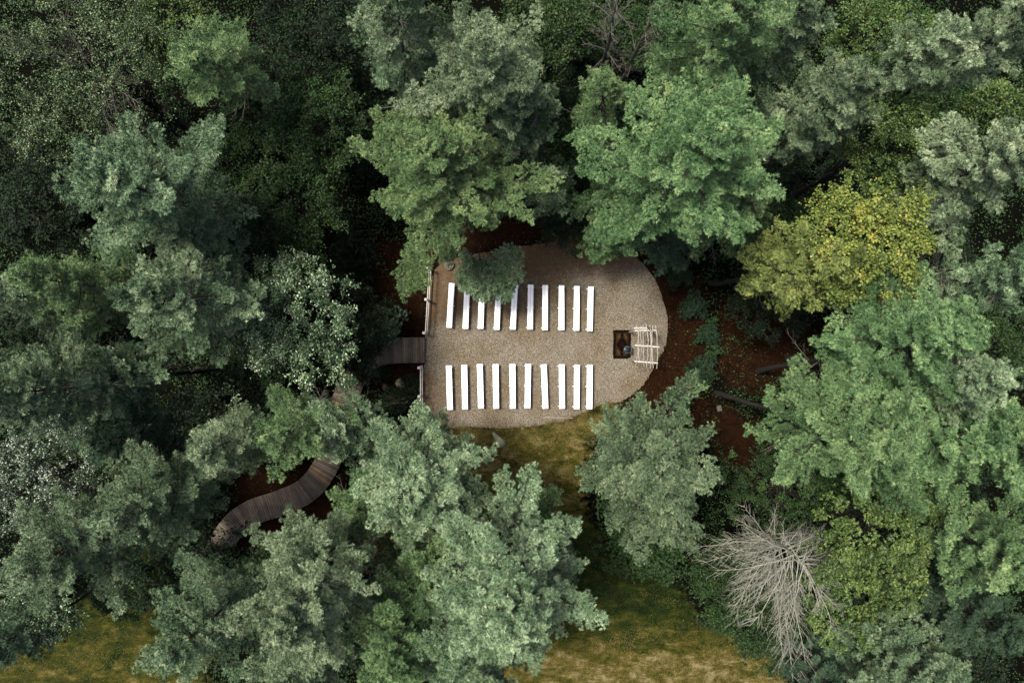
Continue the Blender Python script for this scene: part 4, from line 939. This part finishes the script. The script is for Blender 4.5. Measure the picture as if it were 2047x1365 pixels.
# leafy undergrowth on the forest floor
rng = np.random.default_rng(77); mb = MB(); q = np.column_stack([rng.uniform(-60, 2110, 9500), rng.uniform(-60, 1430, 9500)])
ok = (sdist(q, PAD) > 45)
for p in GRASS: ok &= sdist(q, p) > 8
for p in MULCH: ok &= (sdist(q, p) > 0) | (rng.random(len(q)) < .12)
bw = [(850,670),(760,672),(690,720),(650,860),(600,940),(470,990),(400,1090),(450,1130),(500,1070),(640,1010),(700,900),(760,740),(850,728)]; ok &= sdist(q, bw) > 6
q = q[ok]; xy = np.column_stack([(q[:, 0]-1023.5)/PPM, (682.5-q[:, 1])/PPM]); hz = gz(xy); hh = rng.uniform(.15, .9, len(q))
C = np.column_stack([xy, hz]); k = 26; CC = np.repeat(C, k, 0)+rng.normal(0, 1, (len(q)*k, 3))*v3(.28, .28, 0); CC[:, 2] += np.repeat(hh, k)*rng.uniform(.3, 1, len(q)*k)
leaves(mb, CC, .125, .5, .5+rng.normal(0, .2, len(CC)), rng, .6); tag(mb.build('undergrowth', M['leaf_green']), kind='stuff')

# --- dead tree, lower right
def dead_tree():
    rng = np.random.default_rng(9); H = 12.0; p0 = np.array(W(1492, 1032)); p0[2] = gh(p0[0], p0[1]); root = thing('dead_tree', tuple(p0), 'bare grey dead tree with long drooping branches, lower right', 'dead tree', 'trees round the clearing')
    tw = W(1622, 1150, H); lean = (tw[0]-p0[0], tw[1]-p0[1])
    k = 14; z = np.linspace(-.1, H, k); wob = np.cumsum(rng.normal(0, .05, (k, 2)), 0)
    tp = np.column_stack([lean[0]*z/H+wob[:, 0], lean[1]*z/H+wob[:, 1], z]); at = lambda q: np.array([np.interp(q, z, tp[:, 0]), np.interp(q, z, tp[:, 1]), q])
    g = MB(); g.tube(tp, .17*(1-.93*np.clip(z, 0, H)/H)+.006, 9, wob=.08, rng=rng); g.build('trunk', M['dead'], root, True)
    dn = math.atan2(-(1230-1045), (1672-1490))            # direction the crown points, seen from above
    for i in range(78):
        f = rng.random()**.8; zz = 4.4+f*(H-4.7); az = rng.uniform(-math.pi, math.pi)
        # longer limbs on the open meadow side
        toward = math.cos(az-math.radians(-98)); L = (2.1+4.6*((1+toward)/2)**1.3)*(.42+.58*(1-f)**.6)*rng.uniform(.55, 1.15)
        if toward < -.2 and rng.random() < .3: continue
        g = MB(); bare_limb(g, rng, at(zz), az, math.radians(rng.uniform(0, 42)), L, math.radians(rng.uniform(-62, -18)), .022+.004*L, int(9+4.5*L), curl=rng.normal(0, .3), ns=8, tw=.0085)
        g.build('branch', M['dead'], root)
dead_tree()

# --- leaning and bare trunks
def bare_tree(name, px0, py0, px1, py1, H, r, label, seed, nb=10, mt='bark_pale', zlo=3, pts=None, L=1.2, cat='dead tree'):
    rng = np.random.default_rng(seed); a = np.array(W(px0, py0)); a[2] = gh(a[0], a[1])-.05; e = np.array(W(px1, py1, H)); root = thing(name, tuple(a), label, cat)
    k = 10; f = np.linspace(0, 1, k)[:, None]; P = (e-a)*f; 
    if pts is not None: P[:, :2] += np.sin(f*math.pi)*np.array(pts)
    P[1:-1] += rng.normal(0, .04, (k-2, 3)); g = MB(); g.tube(P, np.linspace(r, r*.35, k), 9, wob=.1, rng=rng); g.build('trunk', M[mt], root, True)
    for i in range(nb):
        g = MB(); u = rng.uniform(zlo/H, .98); q = np.array([np.interp(u, f[:, 0], P[:, j]) for j in range(3)])
        bare_limb(g, rng, q, rng.uniform(0, 6.28), math.radians(rng.uniform(0, 50)), L*rng.uniform(.5, 1.1), math.radians(rng.uniform(-30, 20)), .022, 8)
        g.build('branch', M['twig'], root)
    return root
bare_tree('bare_tree', 1165, 300, 1240, -20, 19, .13, 'tall thin bare tree with tangled twigs at the top edge, the left of two', 42, 34, zlo=11, L=1.2)
bare_tree('bare_tree', 1180, 295, 1312, 20, 18, .14, 'tall leaning bare grey trunk at the top edge, the right of two', 43, 16, zlo=12, L=1.2)
bare_tree('bare_tree', 1090, 400, 1072, 215, 15, .14, 'broken bare tree with hooked dead limbs above the small bluish pine', 44, 16, zlo=9, L=.9)
bare_tree('bare_tree', 1700, 560, 1905, 540, 14, .10, 'tangle of bare dark twigs right of the autumn tree', 48, 46, 'bark', 7, None, 2.0)
bare_tree('bare_tree', 640, 790, 640, 800, 7, .06, 'bare brown twiggy small tree beside the boardwalk bend', 49, 22, 'bark', 3, None, 1.3)
